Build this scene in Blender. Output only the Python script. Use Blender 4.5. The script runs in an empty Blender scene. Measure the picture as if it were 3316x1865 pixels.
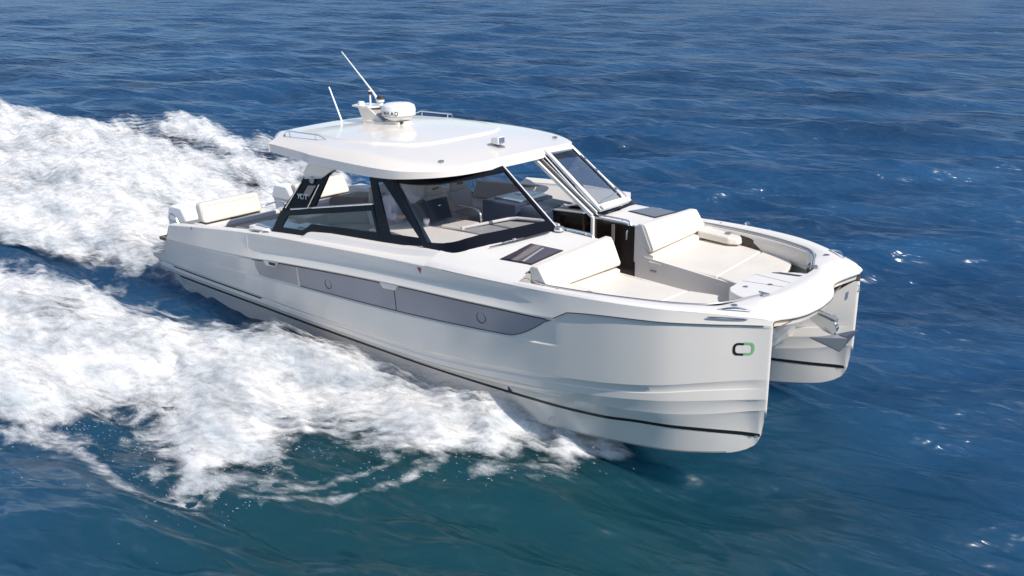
import bpy, bmesh, math, random
import numpy as np
from mathutils import Vector, Matrix
from mathutils.geometry import tessellate_polygon
random.seed(7); rng = np.random.default_rng(11)
S = bpy.context.scene
COL = S.collection

# ------------------------------------------------------------------ camera, sky, sun, exposure
# The boat is modelled in its own axes (x forward, y to port, z up) and trimmed by BOAT.
TRIM, HEEL = math.radians(2.5), math.radians(1.0)
_up = Vector((math.sin(TRIM), -math.sin(HEEL), math.cos(TRIM))).normalized()
_ex = (Vector((1, 0, 0)) - _up * _up.x).normalized()
_ey = _up.cross(_ex)
BOAT = Matrix((_ex, _ey, _up)).to_4x4()
cam_d = bpy.data.cameras.new('camera'); cam = bpy.data.objects.new('camera', cam_d); COL.objects.link(cam)
cam_d.sensor_width = 36; cam_d.lens = 32.569; cam_d.clip_end = 9000
_right = Vector((0.7592963774512473, 0.6505331251694182, -0.016603139654385146))
_down = Vector((0.19056897210645993, -0.24668107861794852, -0.9501746746364121))
_fwd = Vector((-0.6222157809468998, 0.7183001451395052, -0.31127547836498914))
_M = Matrix((_right, -_down, -_fwd)).transposed().to_4x4()
_M.translation = Vector((14.954911799364632, -9.842268764149468, 5.016181787697032))
cam.matrix_world = BOAT @ _M
S.camera = cam

SUN_EL, SUN_AZ = math.radians(46), math.radians(-2)      # azimuth measured from dead ahead towards port
sd = bpy.data.lights.new('sun', 'SUN'); sun = bpy.data.objects.new('sun', sd); COL.objects.link(sun)
sd.energy = 4.4; sd.angle = math.radians(0.5); sd.color = (1.0, 0.95, 0.88)
_sv = Vector((math.cos(SUN_EL) * math.cos(SUN_AZ), math.cos(SUN_EL) * math.sin(SUN_AZ), math.sin(SUN_EL)))
sun.rotation_euler = _sv.to_track_quat('Z', 'Y').to_euler()
W = bpy.data.worlds.new('World'); S.world = W; W.use_nodes = True
nt = W.node_tree; nt.nodes.clear()
def wn(t, **k):
    n = nt.nodes.new(t)
    for a, b in k.items(): setattr(n, a, b)
    return n
sky = wn('ShaderNodeTexSky', sky_type='NISHITA', sun_disc=False, sun_elevation=SUN_EL, sun_rotation=math.radians(90) - SUN_AZ,
         air_density=1.0, dust_density=0.2, ozone_density=2.0)
tc = wn('ShaderNodeTexCoord')
mp = wn('ShaderNodeMapping'); mp.inputs['Scale'].default_value = (1.6, 1.6, 3.2)
no = wn('ShaderNodeTexNoise'); no.inputs['Scale'].default_value = 1.7; no.inputs['Detail'].default_value = 6
cr = wn('ShaderNodeValToRGB'); cr.color_ramp.elements[0].position = .52; cr.color_ramp.elements[1].position = .78
mx = wn('ShaderNodeMixRGB'); mx.inputs['Color2'].default_value = (5.2, 5.0, 5.0, 1)
bg = wn('ShaderNodeBackground'); bg.inputs['Strength'].default_value = .13
out = wn('ShaderNodeOutputWorld')
L = nt.links.new
L(tc.outputs['Generated'], mp.inputs['Vector']); L(mp.outputs['Vector'], no.inputs['Vector']); L(no.outputs['Fac'], cr.inputs['Fac'])
L(cr.outputs['Color'], mx.inputs['Fac']); L(sky.outputs['Color'], mx.inputs['Color1']); sx = wn('ShaderNodeSeparateXYZ'); L(tc.outputs['Generated'], sx.inputs[0])
hz = wn('ShaderNodeValToRGB'); hz.color_ramp.elements[0].position = .0; hz.color_ramp.elements[0].color = (.66, .78, .95, 1); hz.color_ramp.elements[1].position = .40; hz.color_ramp.elements[1].color = (1, 1, 1, 1)
mul = wn('ShaderNodeMixRGB', blend_type='MULTIPLY'); mul.inputs['Fac'].default_value = 1
L(sx.outputs['Z'], hz.inputs['Fac']); L(mx.outputs['Color'], mul.inputs['Color1']); L(hz.outputs['Color'], mul.inputs['Color2']); L(mul.outputs['Color'], bg.inputs['Color']); L(bg.outputs['Background'], out.inputs['Surface'])
S.view_settings.view_transform = 'Standard'; S.view_settings.look = 'None'
S.view_settings.exposure = 0.12; S.view_settings.gamma = 1
S.render.engine = 'CYCLES'
S.cycles.max_bounces = 8; S.cycles.transparent_max_bounces = 32
S.cycles.caustics_reflective = False; S.cycles.caustics_refractive = False

# ------------------------------------------------------------------ materials
def mat(name, col, rough=.5, metal=0, spec=.5, coat=0, bump=None, var=None, ior=None):
    m = bpy.data.materials.new(name); m.use_nodes = True; n = m.node_tree.nodes; l = m.node_tree.links.new
    b = n['Principled BSDF']; b.inputs['Base Color'].default_value = (*col, 1); b.inputs['Roughness'].default_value = rough
    b.inputs['Metallic'].default_value = metal; b.inputs['Specular IOR Level'].default_value = spec; b.inputs['Coat Weight'].default_value = coat
    b.inputs['Coat Roughness'].default_value = .06
    if ior: b.inputs['IOR'].default_value = ior
    t = n.new('ShaderNodeTexCoord')
    if var:
        s, amt = var
        z = n.new('ShaderNodeTexNoise'); z.inputs['Scale'].default_value = s; z.inputs['Detail'].default_value = 5
        l(t.outputs['Object'], z.inputs['Vector'])
        r = n.new('ShaderNodeMapRange'); r.inputs['From Min'].default_value = .3; r.inputs['From Max'].default_value = .7
        r.inputs['To Min'].default_value = 1 - amt; r.inputs['To Max'].default_value = 1 + amt * .4
        l(z.outputs['Fac'], r.inputs['Value'])
        h = n.new('ShaderNodeHueSaturation'); h.inputs['Color'].default_value = (*col, 1); l(r.outputs['Result'], h.inputs['Value']); l(h.outputs['Color'], b.inputs['Base Color'])
    if bump:
        s, d = bump
        z2 = n.new('ShaderNodeTexNoise'); z2.inputs['Scale'].default_value = s; z2.inputs['Detail'].default_value = 3
        l(t.outputs['Object'], z2.inputs['Vector'])
        bp = n.new('ShaderNodeBump'); bp.inputs['Distance'].default_value = d; bp.inputs['Strength'].default_value = .6
        l(z2.outputs['Fac'], bp.inputs['Height']); l(bp.outputs['Normal'], b.inputs['Normal'])
    return m
GEL = mat('white_gelcoat', (.85, .775, .69), .20, coat=.5, var=(.8, .035))
DECKW = mat('deck_gelcoat', (.80, .755, .705), .42, var=(1.2, .03), bump=(260, .0006))
CUSH = mat('cream_vinyl', (.76, .70, .62), .55, bump=(22, .004), var=(2.5, .05))
CREAM = mat('sand_vinyl', (.74, .67, .575), .55, bump=(22, .004), var=(2.5, .05))
TAUPE = mat('taupe_vinyl', (.32, .27, .235), .55, bump=(30, .003), var=(3, .08))
TAUPEL = mat('light_taupe_vinyl', (.50, .44, .40), .55, bump=(30, .003), var=(3, .08))
BLACK = mat('black_glazing_frame', (.006, .007, .012), .25, spec=.18)
DARK = mat('dark_acrylic', (.022, .014, .011), .12)
STRIPE = mat('boot_stripe', (.018, .017, .017), .35)
SEAM = mat('seam_shadow_rubber', (.03, .03, .03), .6)
STEEL = mat('polished_steel', (.80, .79, .77), .24, metal=1)
STEELD = mat('cast_steel', (.45, .44, .44), .3, metal=1)
FLUKE_LIT = mat('lit_fluke_steel', (.60, .58, .56), .34, metal=.75)
HULLWIN = mat('grey_hull_glass', (.35, .33, .355), .16, spec=.5)
HULLWIN2 = mat('bronze_hull_glass', (.42, .385, .375), .18, spec=.5)
HATCH = mat('smoked_hatch_glass', (.05, .035, .055), .03, spec=.9)
GREY = mat('grey_moulding', (.36, .35, .34), .45, var=(2, .05))
LGREY = mat('pale_grey_moulding', (.60, .58, .56), .45, var=(2, .05))
NAVY = mat('navy_cabinet', (.035, .045, .075), .35)
BLUEG = mat('blue_grey_counter', (.22, .27, .33), .25)
FLOOR = mat('synthetic_teak', (.20, .15, .115), .7, var=(3, .2))
RED = mat('red_mark', (.35, .02, .025), .5)
GREEN = mat('green_mark', (.22, .52, .24), .45)
BLUEM = mat('blue_mark', (.03, .03, .16), .5)
WHITE = mat('white_plastic', (.80, .79, .77), .35)
LETTER = mat('grey_lettering', (.07, .07, .075), .5)
WPAINT = mat('white_lettering', (.82, .82, .82), .5)
TOWELM = mat('paper', (.72, .69, .68), .8)
SKIN = mat('skin', (.48, .29, .21), .5)
SHIRT = mat('pale_shirt', (.62, .57, .66), .8)
TROUS = mat('pale_blue_trousers', (.42, .50, .58), .8)
HAIRM = mat('dark_hair', (.04, .028, .02), .6)
ANTIF = mat('stained_bottom_paint', (.44, .40, .35), .5, var=(3, .12))
def glass(name, tint, spec_rough=.01, f0=.07):
    m = bpy.data.materials.new(name); m.use_nodes = True; n = m.node_tree.nodes; l = m.node_tree.links.new; n.clear()
    o = n.new('ShaderNodeOutputMaterial'); mixs = n.new('ShaderNodeMixShader'); tr = n.new('ShaderNodeBsdfTransparent'); gl = n.new('ShaderNodeBsdfGlossy')
    lw = n.new('ShaderNodeLayerWeight'); pw = n.new('ShaderNodeMath'); pw.operation = 'POWER'; pw.inputs[1].default_value = 4.0; l(lw.outputs['Facing'], pw.inputs[0])
    fr = n.new('ShaderNodeMapRange'); fr.inputs['To Min'].default_value = f0; fr.inputs['To Max'].default_value = .95; l(pw.outputs[0], fr.inputs['Value'])
    tr.inputs['Color'].default_value = (*tint, 1); gl.inputs['Roughness'].default_value = spec_rough; gl.inputs['Color'].default_value = (.9, .9, .9, 1)
    l(fr.outputs['Result'], mixs.inputs['Fac']); l(tr.outputs[0], mixs.inputs[1]); l(gl.outputs[0], mixs.inputs[2]); l(mixs.outputs[0], o.inputs['Surface'])
    return m
GLASS = glass('tinted_glass', (.95, .945, .945), .01, .06); GLASSC = glass('clear_glass', (.90, .905, .91), .01, .13)

# ------------------------------------------------------------------ helpers
def obj(name, verts, faces, m, parent=None, ang=35, recalc=True):
    me = bpy.data.meshes.new(name); me.from_pydata([tuple(v) for v in verts], [], faces)
    if recalc:
        b = bmesh.new(); b.from_mesh(me); bmesh.ops.remove_doubles(b, verts=b.verts, dist=1e-5); bmesh.ops.recalc_face_normals(b, faces=b.faces); b.to_mesh(me); b.free()
    me.polygons.foreach_set('use_smooth', [True] * len(me.polygons)); me.set_sharp_from_angle(angle=math.radians(ang))
    for x in (m if isinstance(m, (list, tuple)) else [m]): me.materials.append(x)
    o = bpy.data.objects.new(name, me); COL.objects.link(o)
    if parent is not None: o.parent = parent
    if recalc:
        w_ = o.modifiers.new('weighted_normals', 'WEIGHTED_NORMAL'); w_.keep_sharp = True; w_.weight = 80
    return o
class MB:
    def __init__(s): s.v = []; s.f = []
    def add(s, v, f):
        k = len(s.v); s.v += [tuple(p) for p in v]; s.f += [tuple(i + k for i in q) for q in f]; return s
    def mirror(s):
        k = len(s.v); s.v += [(x, -y, z) for x, y, z in s.v]; s.f += [tuple(i + k for i in q) for q in s.f]; return s
    def build(s, name, m, parent=None, ang=35): return obj(name, s.v, s.f, m, parent, ang)
def gridf(P, closed_u=False, closed_v=False):
    n, m = len(P), len(P[0]); v = [p for r in P for p in r]; f = []
    for i in range(n - (0 if closed_u else 1)):
        for j in range(m - (0 if closed_v else 1)):
            a, b = i, (i + 1) % n; c, d = j, (j + 1) % m
            f.append((a * m + c, b * m + c, b * m + d, a * m + d))
    return v, f
def tubef(pts, r, n=8, closed=False):
    P = [Vector(p) for p in pts]; rings = []; prev = None
    for i, p in enumerate(P):
        a = P[i - 1] if (i > 0 or closed) else P[i]; b = P[(i + 1) % len(P)] if (i < len(P) - 1 or closed) else P[i]
        t = (b - a).normalized()
        if prev is None: prev = t.orthogonal().normalized()
        u = (prev - t * prev.dot(t)).normalized(); prev = u; w = t.cross(u)
        rr = r[i] if isinstance(r, (list, tuple)) else r
        rings.append([p + (u * math.cos(2 * math.pi * k / n) + w * math.sin(2 * math.pi * k / n)) * rr for k in range(n)])
    v, f = gridf(rings, closed, True)
    if not closed: f += [tuple(range(n))[::-1], tuple(range((len(P) - 1) * n, len(P) * n))]
    return v, f
def smooth(pts, n=6, closed=False):
    P = [Vector(p) for p in pts]; o = []; N = len(P)
    for i in range(N if closed else N - 1):
        g = (lambda k: P[k % N]) if closed else (lambda k: P[min(max(k, 0), N - 1)])
        a, b, c, d = g(i - 1), g(i), g(i + 1), g(i + 2)
        for k in range(n):
            t = k / n; o.append(.5 * ((2 * b) + (c - a) * t + (2 * a - 5 * b + 4 * c - d) * t * t + (3 * b - a - 3 * c + d) * t ** 3))
    if not closed: o.append(P[-1])
    return o
def bev(v, f, w, seg=2, ang=25):
    b = bmesh.new(); vs = [b.verts.new(p) for p in v]
    for q in f:
        try: b.faces.new([vs[i] for i in q])
        except ValueError: pass
    bmesh.ops.remove_doubles(b, verts=b.verts, dist=1e-5); bmesh.ops.recalc_face_normals(b, faces=b.faces)
    ed = [e for e in b.edges if len(e.link_faces) == 2 and e.calc_face_angle(0) > math.radians(ang)]
    if w > 0: bmesh.ops.bevel(b, geom=ed, offset=w, segments=seg, profile=.6, affect='EDGES', clamp_overlap=True)
    b.verts.index_update(); r = ([tuple(x.co) for x in b.verts], [tuple(x.index for x in q.verts) for q in b.faces]); b.free(); return r
def boxf(c, s, w=.02, rot=None, seg=2):
    v = [Vector((x * s[0] / 2, y * s[1] / 2, z * s[2] / 2)) for x in (-1, 1) for y in (-1, 1) for z in (-1, 1)]
    f = [(0, 1, 3, 2), (4, 6, 7, 5), (0, 4, 5, 1), (2, 3, 7, 6), (0, 2, 6, 4), (1, 5, 7, 3)]
    v, f = bev(v, f, w, seg)
    R = rot if rot is not None else Matrix.Identity(3)
    return [Vector(c) + R @ Vector(p) for p in v], f
def hexf(lo, hi, w=.02, seg=2):       # a solid between two polygons of equal length
    n = len(lo); v = list(lo) + list(hi)
    f = [tuple(range(n))[::-1], tuple(range(n, 2 * n))] + [(i, (i + 1) % n, n + (i + 1) % n, n + i) for i in range(n)]
    return bev(v, f, w, seg)
def prism(poly, z0, z1, w=.02, seg=2):
    g = (lambda p, z: z(p[0], p[1]) if callable(z) else z)
    return hexf([(p[0], p[1], g(p, z0)) for p in poly], [(p[0], p[1], g(p, z1)) for p in poly], w, seg)
def holed(outer, holes, fn, th, nrm):      # flat polygon with holes in 2D, mapped by fn, thickened by th along nrm
    loops = [outer] + holes; tri = tessellate_polygon([[Vector((a, b, 0)) for a, b in l] for l in loops])
    flat = [p for l in loops for p in l]; n = len(flat); d = Vector(nrm) * th
    A = [Vector(fn(*p)) for p in flat]; v = A + [p + d for p in A]
    f = [tuple(t) for t in tri] + [tuple(i + n for i in t)[::-1] for t in tri]; k = 0
    for l in loops:
        m = len(l); f += [(k + i, k + (i + 1) % m, n + k + (i + 1) % m, n + k + i) for i in range(m)]; k += m
    return v, f
def revf(prof, c, n=24, axis=Vector((0, 0, 1))):
    ax = axis.normalized(); u = ax.orthogonal().normalized(); w = ax.cross(u); c = Vector(c)
    rings = [[c + ax * h + (u * math.cos(2 * math.pi * k / n) + w * math.sin(2 * math.pi * k / n)) * max(r, 1e-4) for k in range(n)] for r, h in prof]
    v, f = gridf(rings, False, True); m = len(prof)
    f += [tuple(range(n))[::-1], tuple(range((m - 1) * n, m * n))]; return v, f
def pc(xs, ys):      # monotone cubic
    xs = np.array(xs, float); ys = np.array(ys, float); h = np.diff(xs); d = np.diff(ys) / h; m = np.zeros(len(xs)); m[0] = d[0]; m[-1] = d[-1]
    for i in range(1, len(xs) - 1):
        if d[i - 1] * d[i] > 0:
            w1 = 2 * h[i] + h[i - 1]; w2 = h[i] + 2 * h[i - 1]; m[i] = (w1 + w2) / (w1 / d[i - 1] + w2 / d[i])
    def fn(x):
        x = min(max(x, xs[0]), xs[-1]); i = min(max(int(np.searchsorted(xs, x)) - 1, 0), len(xs) - 2); t = (x - xs[i]) / h[i]
        return float((2 * t**3 - 3 * t**2 + 1) * ys[i] + (t**3 - 2 * t**2 + t) * h[i] * m[i] + (-2 * t**3 + 3 * t**2) * ys[i + 1] + (t**3 - t**2) * h[i] * m[i + 1])
    return fn
def tab(*p): return pc([a for a, b in p], [b for a, b in p])
def label(o, lab, cat, group=None, kind=None):
    o['label'] = lab; o['category'] = cat
    if group: o['group'] = group
    if kind: o['kind'] = kind

# ------------------------------------------------------------------ the boat
boat = bpy.data.objects.new('catamaran_motorboat', None); COL.objects.link(boat)
boat.matrix_world = BOAT; boat.empty_display_size = .3
label(boat, 'white twin-hulled powerboat with hard roof and open bow seating speeding over the sea', 'motorboat')
B = boat

def both(name, vf, m, ang):
    v, f = vf
    for sg in (1, -1): obj(name, [(p[0], p[1] * sg, p[2]) for p in v], f, m, B, ang)
HB = tab((-.75, 1.80), (.1, 1.86), (1, 1.90), (2.6, 1.95), (4, 2.0), (6, 2.03), (7.5, 2.05), (8.5, 2.04), (9.3, 1.97), (10, 1.815), (10.5, 1.56), (10.85, 1.345), (11.06, 1.228))
ZG = tab((-.75, 1.05), (.1, 1.13), (1, 1.24), (2.6, 1.41), (3.3, 1.47), (5, 1.565), (6.6, 1.635), (7.6, 1.66), (8.8, 1.70), (9.9, 1.715), (10.5, 1.70), (10.85, 1.67), (11.06, 1.645))
ZTOP = lambda x: ZG(x) if x >= .13 else float(np.interp(x, [-.70, -.69, -.22, .13], [.50, .505, .60, 1.13]))
ZK = tab((-.1, -.5), (6, -.5), (8, -.43), (9.2, -.335), (9.88, -.25), (10.42, -.115), (10.8, .03), (10.985, .18), (11.035, .31), (11.06, .52))
YK = tab((-.7, 1.28), (8, 1.28), (10, 1.25), (10.8, 1.21), (11.06, 1.205))
ZR = tab((-.7, .80), (2.6, .99), (3.43, 1.076), (6.23, 1.267), (7.6, 1.323), (8.79, 1.376), (8.81, 1.378), (8.98, 1.478), (9.98, 1.545), (10.54, 1.552), (11.03, 1.56), (11.06, 1.56))
ZW = tab((-.7, .60), (2.77, .725), (3.88, .773), (6.08, .862), (8.31, 1.015), (8.9, 1.06), (9.5, 1.12), (10.3, 1.2), (11.06, 1.25))
ZA = tab((-.7, .40), (3, .385), (6, .42), (8.5, .62), (9.8, .77), (10.7, .92), (11.06, .97))
ZB = tab((-.7, .31), (2.76, .322), (6, .318), (8.6, .527), (9.8, .668), (10.44, .78), (11.06, .86))
ZC = tab((-.7, .25), (6, .25), (8.5, .42), (9.5, .54), (10.25, .635), (11.06, .735))
ZD = tab((-.7, .22), (6, .22), (8.5, .375), (9.5, .45), (10.25, .53), (11.06, .725))
ZF = tab((-.7, .18), (6, .18), (8.5, .32), (9.8, .42), (10.4, .48), (11.06, .605))
ZS_ = tab((-.7, .15), (6, .15), (8.5, .27), (9.8, .34), (10.4, .39), (11.06, .595))
ZST = tab((-.7, .115), (0, .114), (6, .104), (7.9, .144), (9.26, .20), (9.82, .262), (11.06, .30))
ZE = tab((-.7, -.28), (2, -.375), (5.5, -.385), (7.5, -.28), (9.27, -.14), (10.72, .03), (11.06, .2))
INSET = tab((-.7, 0), (2.60, 0), (2.70, .03), (8.6, .03), (8.9, .012), (10.9, .012), (11.06, .003))
BW = lambda x: float(np.interp(x, [9.0, 10.9, 11.06], [1, .55, .08]))       # how far the steps stand out
CONC = tab((-.7, 0), (2.6, 0), (2.9, 1), (7.8, 1), (8.9, .0), (11.06, 0))
def osec(x):
    h = HB(x); k = YK(x); q = BW(x); i = INSET(x)
    full = lambda r: k + (h - k) * r
    cv = CONC(x); zt0 = ZTOP(x); zr0 = min(ZR(x), zt0 - .06)
    pts = [(h - .012, zt0 - .012), (h - .004 - .050 * cv, zr0 + (zt0 - zr0) * .45), (h + .006 * q + .016 * cv, zr0 + .022), (h, ZR(x)), (h - i, ZR(x) - .020),
           (full(.965) - i, ZW(x) + .005), (full(.965) - i * .2, ZW(x) - .018), (full(.93), ZA(x)), (full(.93) - .052 * q, ZB(x) + .01), (full(.93) - .040 * q, ZB(x) - .006),
           (full(.885) - .01 * q, ZC(x)), (full(.885) - .05 * q, ZD(x)), (full(.84) - .03 * q, ZF(x)), (full(.84) - .07 * q, ZS_(x)),
           (full(.75) - .05 * q, ZST(x)), (full(.54), ZE(x)), (k, ZK(x))]
    if x > 8.4:
        w = min(1, (x - 8.4) / .5); (y4, z4), (y7, z7) = pts[4], pts[7]
        for j in (5, 6): pts[j] = (pts[j][0] * (1 - w) + (y4 + (y7 - y4) * (z4 - pts[j][1]) / (z4 - z7)) * w, pts[j][1])
    zt, zb = ZTOP(x) - .012, (ZK(x) if x >= -.1 else float(np.interp(x, [-.70, -.49, -.1], [.40, .15, -.07])))
    o = []; 
    for y, z in pts:
        if z < zb and o:
            (y0, z0) = o[-1]; y1, z1 = pts[[p[1] for p in pts].index(z)]
            if z0 > zb and z0 != z: y = y0 + (y - y0) * (z0 - zb) / (z0 - z)
        z2 = min(max(z, zb), zt); o.append((y if z2 > ZK(x) + 1e-6 else k, z2))
    if x < -.1: o[-1] = (o[-2][0] * .5 + k * .5, zb)
    return o
ZT = tab((-.7, .35), (8, .30), (9.5, .32), (10.1, .40), (10.3, .54), (10.51, .82), (10.72, 1.08), (10.9, 1.26), (11.08, 1.40))
def isec(x):
    k = YK(x); o = []
    zt = min(ZT(x) + .1, 1.46) if x > .13 else ZTOP(x) - .012
    for y, z in reversed(osec(x)[6:-1]):
        o.append((k - min((y - k) * .95, .42), min(z, zt)))
    o.append((k - min((HB(x) - k) * .95, .42), zt)); return o
XS = [-.70, -.69, -.5, -.3, -.22, -.101, -.099, 0, .13] + list(np.arange(.4, 8.7, .3)) + [8.72, 8.79, 8.83, 8.9, 8.98] + list(np.arange(9.1, 10.5, .12)) + [10.55, 10.65, 10.75, 10.83, 10.9, 10.96, 11.0, 11.03, 11.05, 11.06]
def hy(x, z):
    s = osec(x); zs = [p[1] for p in s][::-1]; ys = [p[0] for p in s][::-1]
    return float(np.interp(z, zs, ys))
def hp(x, z, e=.004): return (x, -(hy(x, z) + e), z)
for sg in (-1, 1):
    mb = MB(); P = []
    for x in XS:
        P.append([(x, sg * y, z) for y, z in osec(x) + isec(x)])
    # rounded stem: one extra station closing the nose
    last = P[-1]; P.append([(11.075, sg * (1.208 + (abs(p[1]) - 1.208) * .45), p[2]) for p in last]); P.append([(11.079, sg * 1.208, p[2]) for p in last])
    v, f = gridf(P)
    cols = len(P[0])
    if sg > 0: f = [q[::-1] for q in f]
    for i in range(8):                                  # closed top of the swim platform
        f.append((i * cols, (i + 1) * cols, (i + 2) * cols - 1, (i + 1) * cols - 1))
    f.append(tuple(range(cols)))
    hull = obj('hull', v, f, GEL, B, 28, recalc=False)
    if sum((Vector(hull.data.polygons[20].normal).y * sg,)) < 0: hull.data.flip_normals()
    no = len(osec(5)); crease = {2, 3, 4, 5, 6, 7, 9, 10, 12, 15, 16}; crease |= {no + (no - 2 - j) for j in (9, 10, 12, 15)}
    se = np.zeros(len(hull.data.edges), bool)
    for e in hull.data.edges:
        a, b_ = e.vertices
        if a % cols == b_ % cols and a % cols in crease: se[e.index] = True
        if abs(a // cols - b_ // cols) == 0 and (a // cols) < 9: se[e.index] = True
    at_ = hull.data.attributes.get('sharp_edge') or hull.data.attributes.new('sharp_edge', 'BOOLEAN', 'EDGE')
    at_.data.foreach_set('value', se)
    # painted and fitted marks on this hull
    def strip(name, xs, zf, hw, m, inner=False, e=.004, parent=hull):
        rows = []
        for x in xs:
            z = zf(x); r = []
            for dz in (hw, 0, -hw):
                yy = hy(x, z + dz)
                if inner: yy = YK(x) - min((yy - YK(x)) * .95, .42) - 2 * e
                r.append((x, sg * (yy + e), z + dz))
            rows.append(r)
        v, f = gridf(rows); return obj(name, v, f, m, parent, recalc=False)
    strip('boot_stripe', list(np.arange(-.05, 11.03, .1)) + [11.03], ZST, .021, STRIPE)
    strip('boot_stripe', np.arange(9.4, 11.03, .1), ZST, .021, STRIPE, True)
    strip('waterline_stain', np.arange(1.5, 10.75, .1), lambda x: ZE(x) + .004, .016, ANTIF)
    strip('spray_groove', np.arange(-.05, 2.78, .1), lambda x: .322, .010, SEAM)
    rub = [(x, sg * (HB(x) + .004), ZR(x) + .014) for x in [8.80, 8.98] + list(np.arange(9.1, 10.95, .1)) + [11.0]]
    v, f = tubef(rub, .0055, 5); obj('rub_strip', v, f, SEAM, hull)
    v, f = tubef([(x, sg * (HB(x) - INSET(x) + .004), ZR(x) - .024) for x in np.arange(2.68, 8.75, .15)], .006, 5); obj('window_shadow_seam', v, f, SEAM, hull)
    v, f = tubef([(2.645 + .01 * t, sg * (hy(2.65, 1.41 - .40 * t) + .002), 1.40 - .40 * t) for t in np.linspace(0, 1, 8)], .004, 5); obj('hull_joint_seam', v, f, LGREY, hull)
    def pane(name, poly, m, e):
        # subdivide polygon in x so it follows the hull skin
        top, bot, x0, x1 = poly; rows = []
        for x in np.linspace(x0, x1, max(6, int((x1 - x0) / .12))):
            zt, zb = top(x), bot(x); rows.append([(x, sg * (hy(x, zb + (zt - zb) * t) + e), zb + (zt - zb) * t) for t in (0, .33, .66, 1)])
        v, f = gridf(rows); return obj(name, v, f, m, hull, recalc=False)
    zt_ = lambda x: ZR(x) - .028; zb_ = lambda x: ZW(x) + .012
    pane('hull_window', (zt_, lambda x: max(zb_(x), 1.0 - (x - 2.69) * 3.4), 2.70, 3.885), HULLWIN2, .004)
    w1 = pane('hull_window', (zt_, zb_, 3.93, 6.075), HULLWIN, .004)
    tip = lambda x: max(zb_(x), min(zb_(x) + max(0, x - 8.1) ** 1.5 * .62, zt_(x) - .002))
    w2 = pane('hull_window', (zt_, tip, 6.09, 8.76), HULLWIN, .004)
    v, f = tubef([(x, sg * (hy(x, tip(x)) + .005), tip(x)) for x in np.arange(3.93, 8.76, .06)], .005, 5); obj('window_seal', v, f, SEAM, hull)
    v, f = tubef([(6.083, sg * (hy(6.083, z) + .004), z) for z in np.linspace(zb_(6.08), zt_(6.08), 5)], .006, 5); obj('window_seal', v, f, SEAM, hull)
    v, f = tubef([(3.908 - .01 * (1 - t), sg * (hy(3.9, zb_(3.9) + (zt_(3.9) - zb_(3.9)) * t) + .003), zb_(3.9) + (zt_(3.9) - zb_(3.9)) * t) for t in np.linspace(0, 1, 5)], .008, 5); obj('window_post', v, f, GEL, hull)
    for w, cx, cz in ((w1, 4.64, .962), (w2, 7.66, 1.135)):
        v, f = tubef([(cx + .072 * math.cos(a), sg * (hy(cx, cz) + .006), cz + .068 * math.sin(a)) for a in np.linspace(0, 2 * math.pi, 24, endpoint=False)], .004, 5, True); o = obj('porthole', v, f, SEAM, w)
    for cx in (3.25, 6.0):                               # cast scoops hanging under the ridge
        h = HB(cx)
        lo = [(cx - .17, sg * (h - .06), ZR(cx) - .005), (cx + .20, sg * (h - .06), ZR(cx) + .01), (cx + .14, sg * (h - .06), ZR(cx) - .07), (cx - .10, sg * (h - .06), ZR(cx) - .085)]
        hi = [(p[0], sg * (h + .012), p[2]) for p in lo]
        v, f = hexf(lo, hi, .01); obj('window_scoop', v, f, GEL, hull)
        if cx < 4:
            v, f = hexf([(cx - .02, sg * (h + .008), ZR(cx) - .012), (cx + .17, sg * (h + .008), ZR(cx) - .004), (cx + .14, sg * (h + .008), ZR(cx) - .05), (cx, sg * (h + .008), ZR(cx) - .055)],
                        [(cx - .02, sg * (h + .016), ZR(cx) - .012), (cx + .17, sg * (h + .016), ZR(cx) - .004), (cx + .14, sg * (h + .016), ZR(cx) - .05), (cx, sg * (h + .016), ZR(cx) - .055)], 0)
            obj('scoop_opening', v, f, SEAM, hull)
    def tri(name, cx, cz, s, m, up):
        v = [(cx + a * s * .45, sg * (hy(cx + a * s * .45, cz + b * s) + .005), cz + b * s) for a, b in ((-1, 0), (1, 0), (0, 1 if up else -1))]
        obj(name, v, [(0, 1, 2)], m, hull, recalc=False)
    tri('red_arrow_mark', 6.61, 1.588, .085, RED, False); tri('red_arrow_mark', .93, 1.215, .05, RED, False)
    tri('blue_arrow_mark', 7.95, .166, .085, BLUEM, True); tri('lift_mark', 4.35, .125, .06, STRIPE, True)
    # rounded link emblem at the bow
    for half, m in ((1, GREEN), (-1, STRIPE)):
        rows = []
        cx, cz = 10.832, 1.304
        for a in np.linspace(-math.pi / 2, math.pi / 2, 19):
            r = []
            for k in (0, 1):
                rx, rz = (.040, .072) if k else (.026, .047)
                ex = (math.copysign(abs(math.cos(a)) ** .75, math.cos(a))) * rx * 1.3 + (.045 if k else .040) * 1
                ez = math.copysign(abs(math.sin(a)) ** .8, math.sin(a)) * rz
                x = cx + half * ex; z = cz + ez + .11 * (x - cx)
                r.append((x, sg * (hy(x, z) + .005), z))
            rows.append(r)
        rows = [[(cx, sg * (hy(cx, p[2]) + .005), p[2]) for p in rows[0]]] + rows + [[(cx, sg * (hy(cx, p[2]) + .005), p[2]) for p in rows[-1]]]
        v, f = gridf(rows); obj('bow_emblem', v, f, m, hull, recalc=False)
    # bow shackle eye facing the tunnel
    v, f = tubef([(11.075, sg * .0 + sg * (1.17) , 1.36), (11.10, sg * 1.17, 1.345), (11.10, sg * 1.17, 1.27), (11.075, sg * 1.17, 1.255)], .010, 6)

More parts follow.
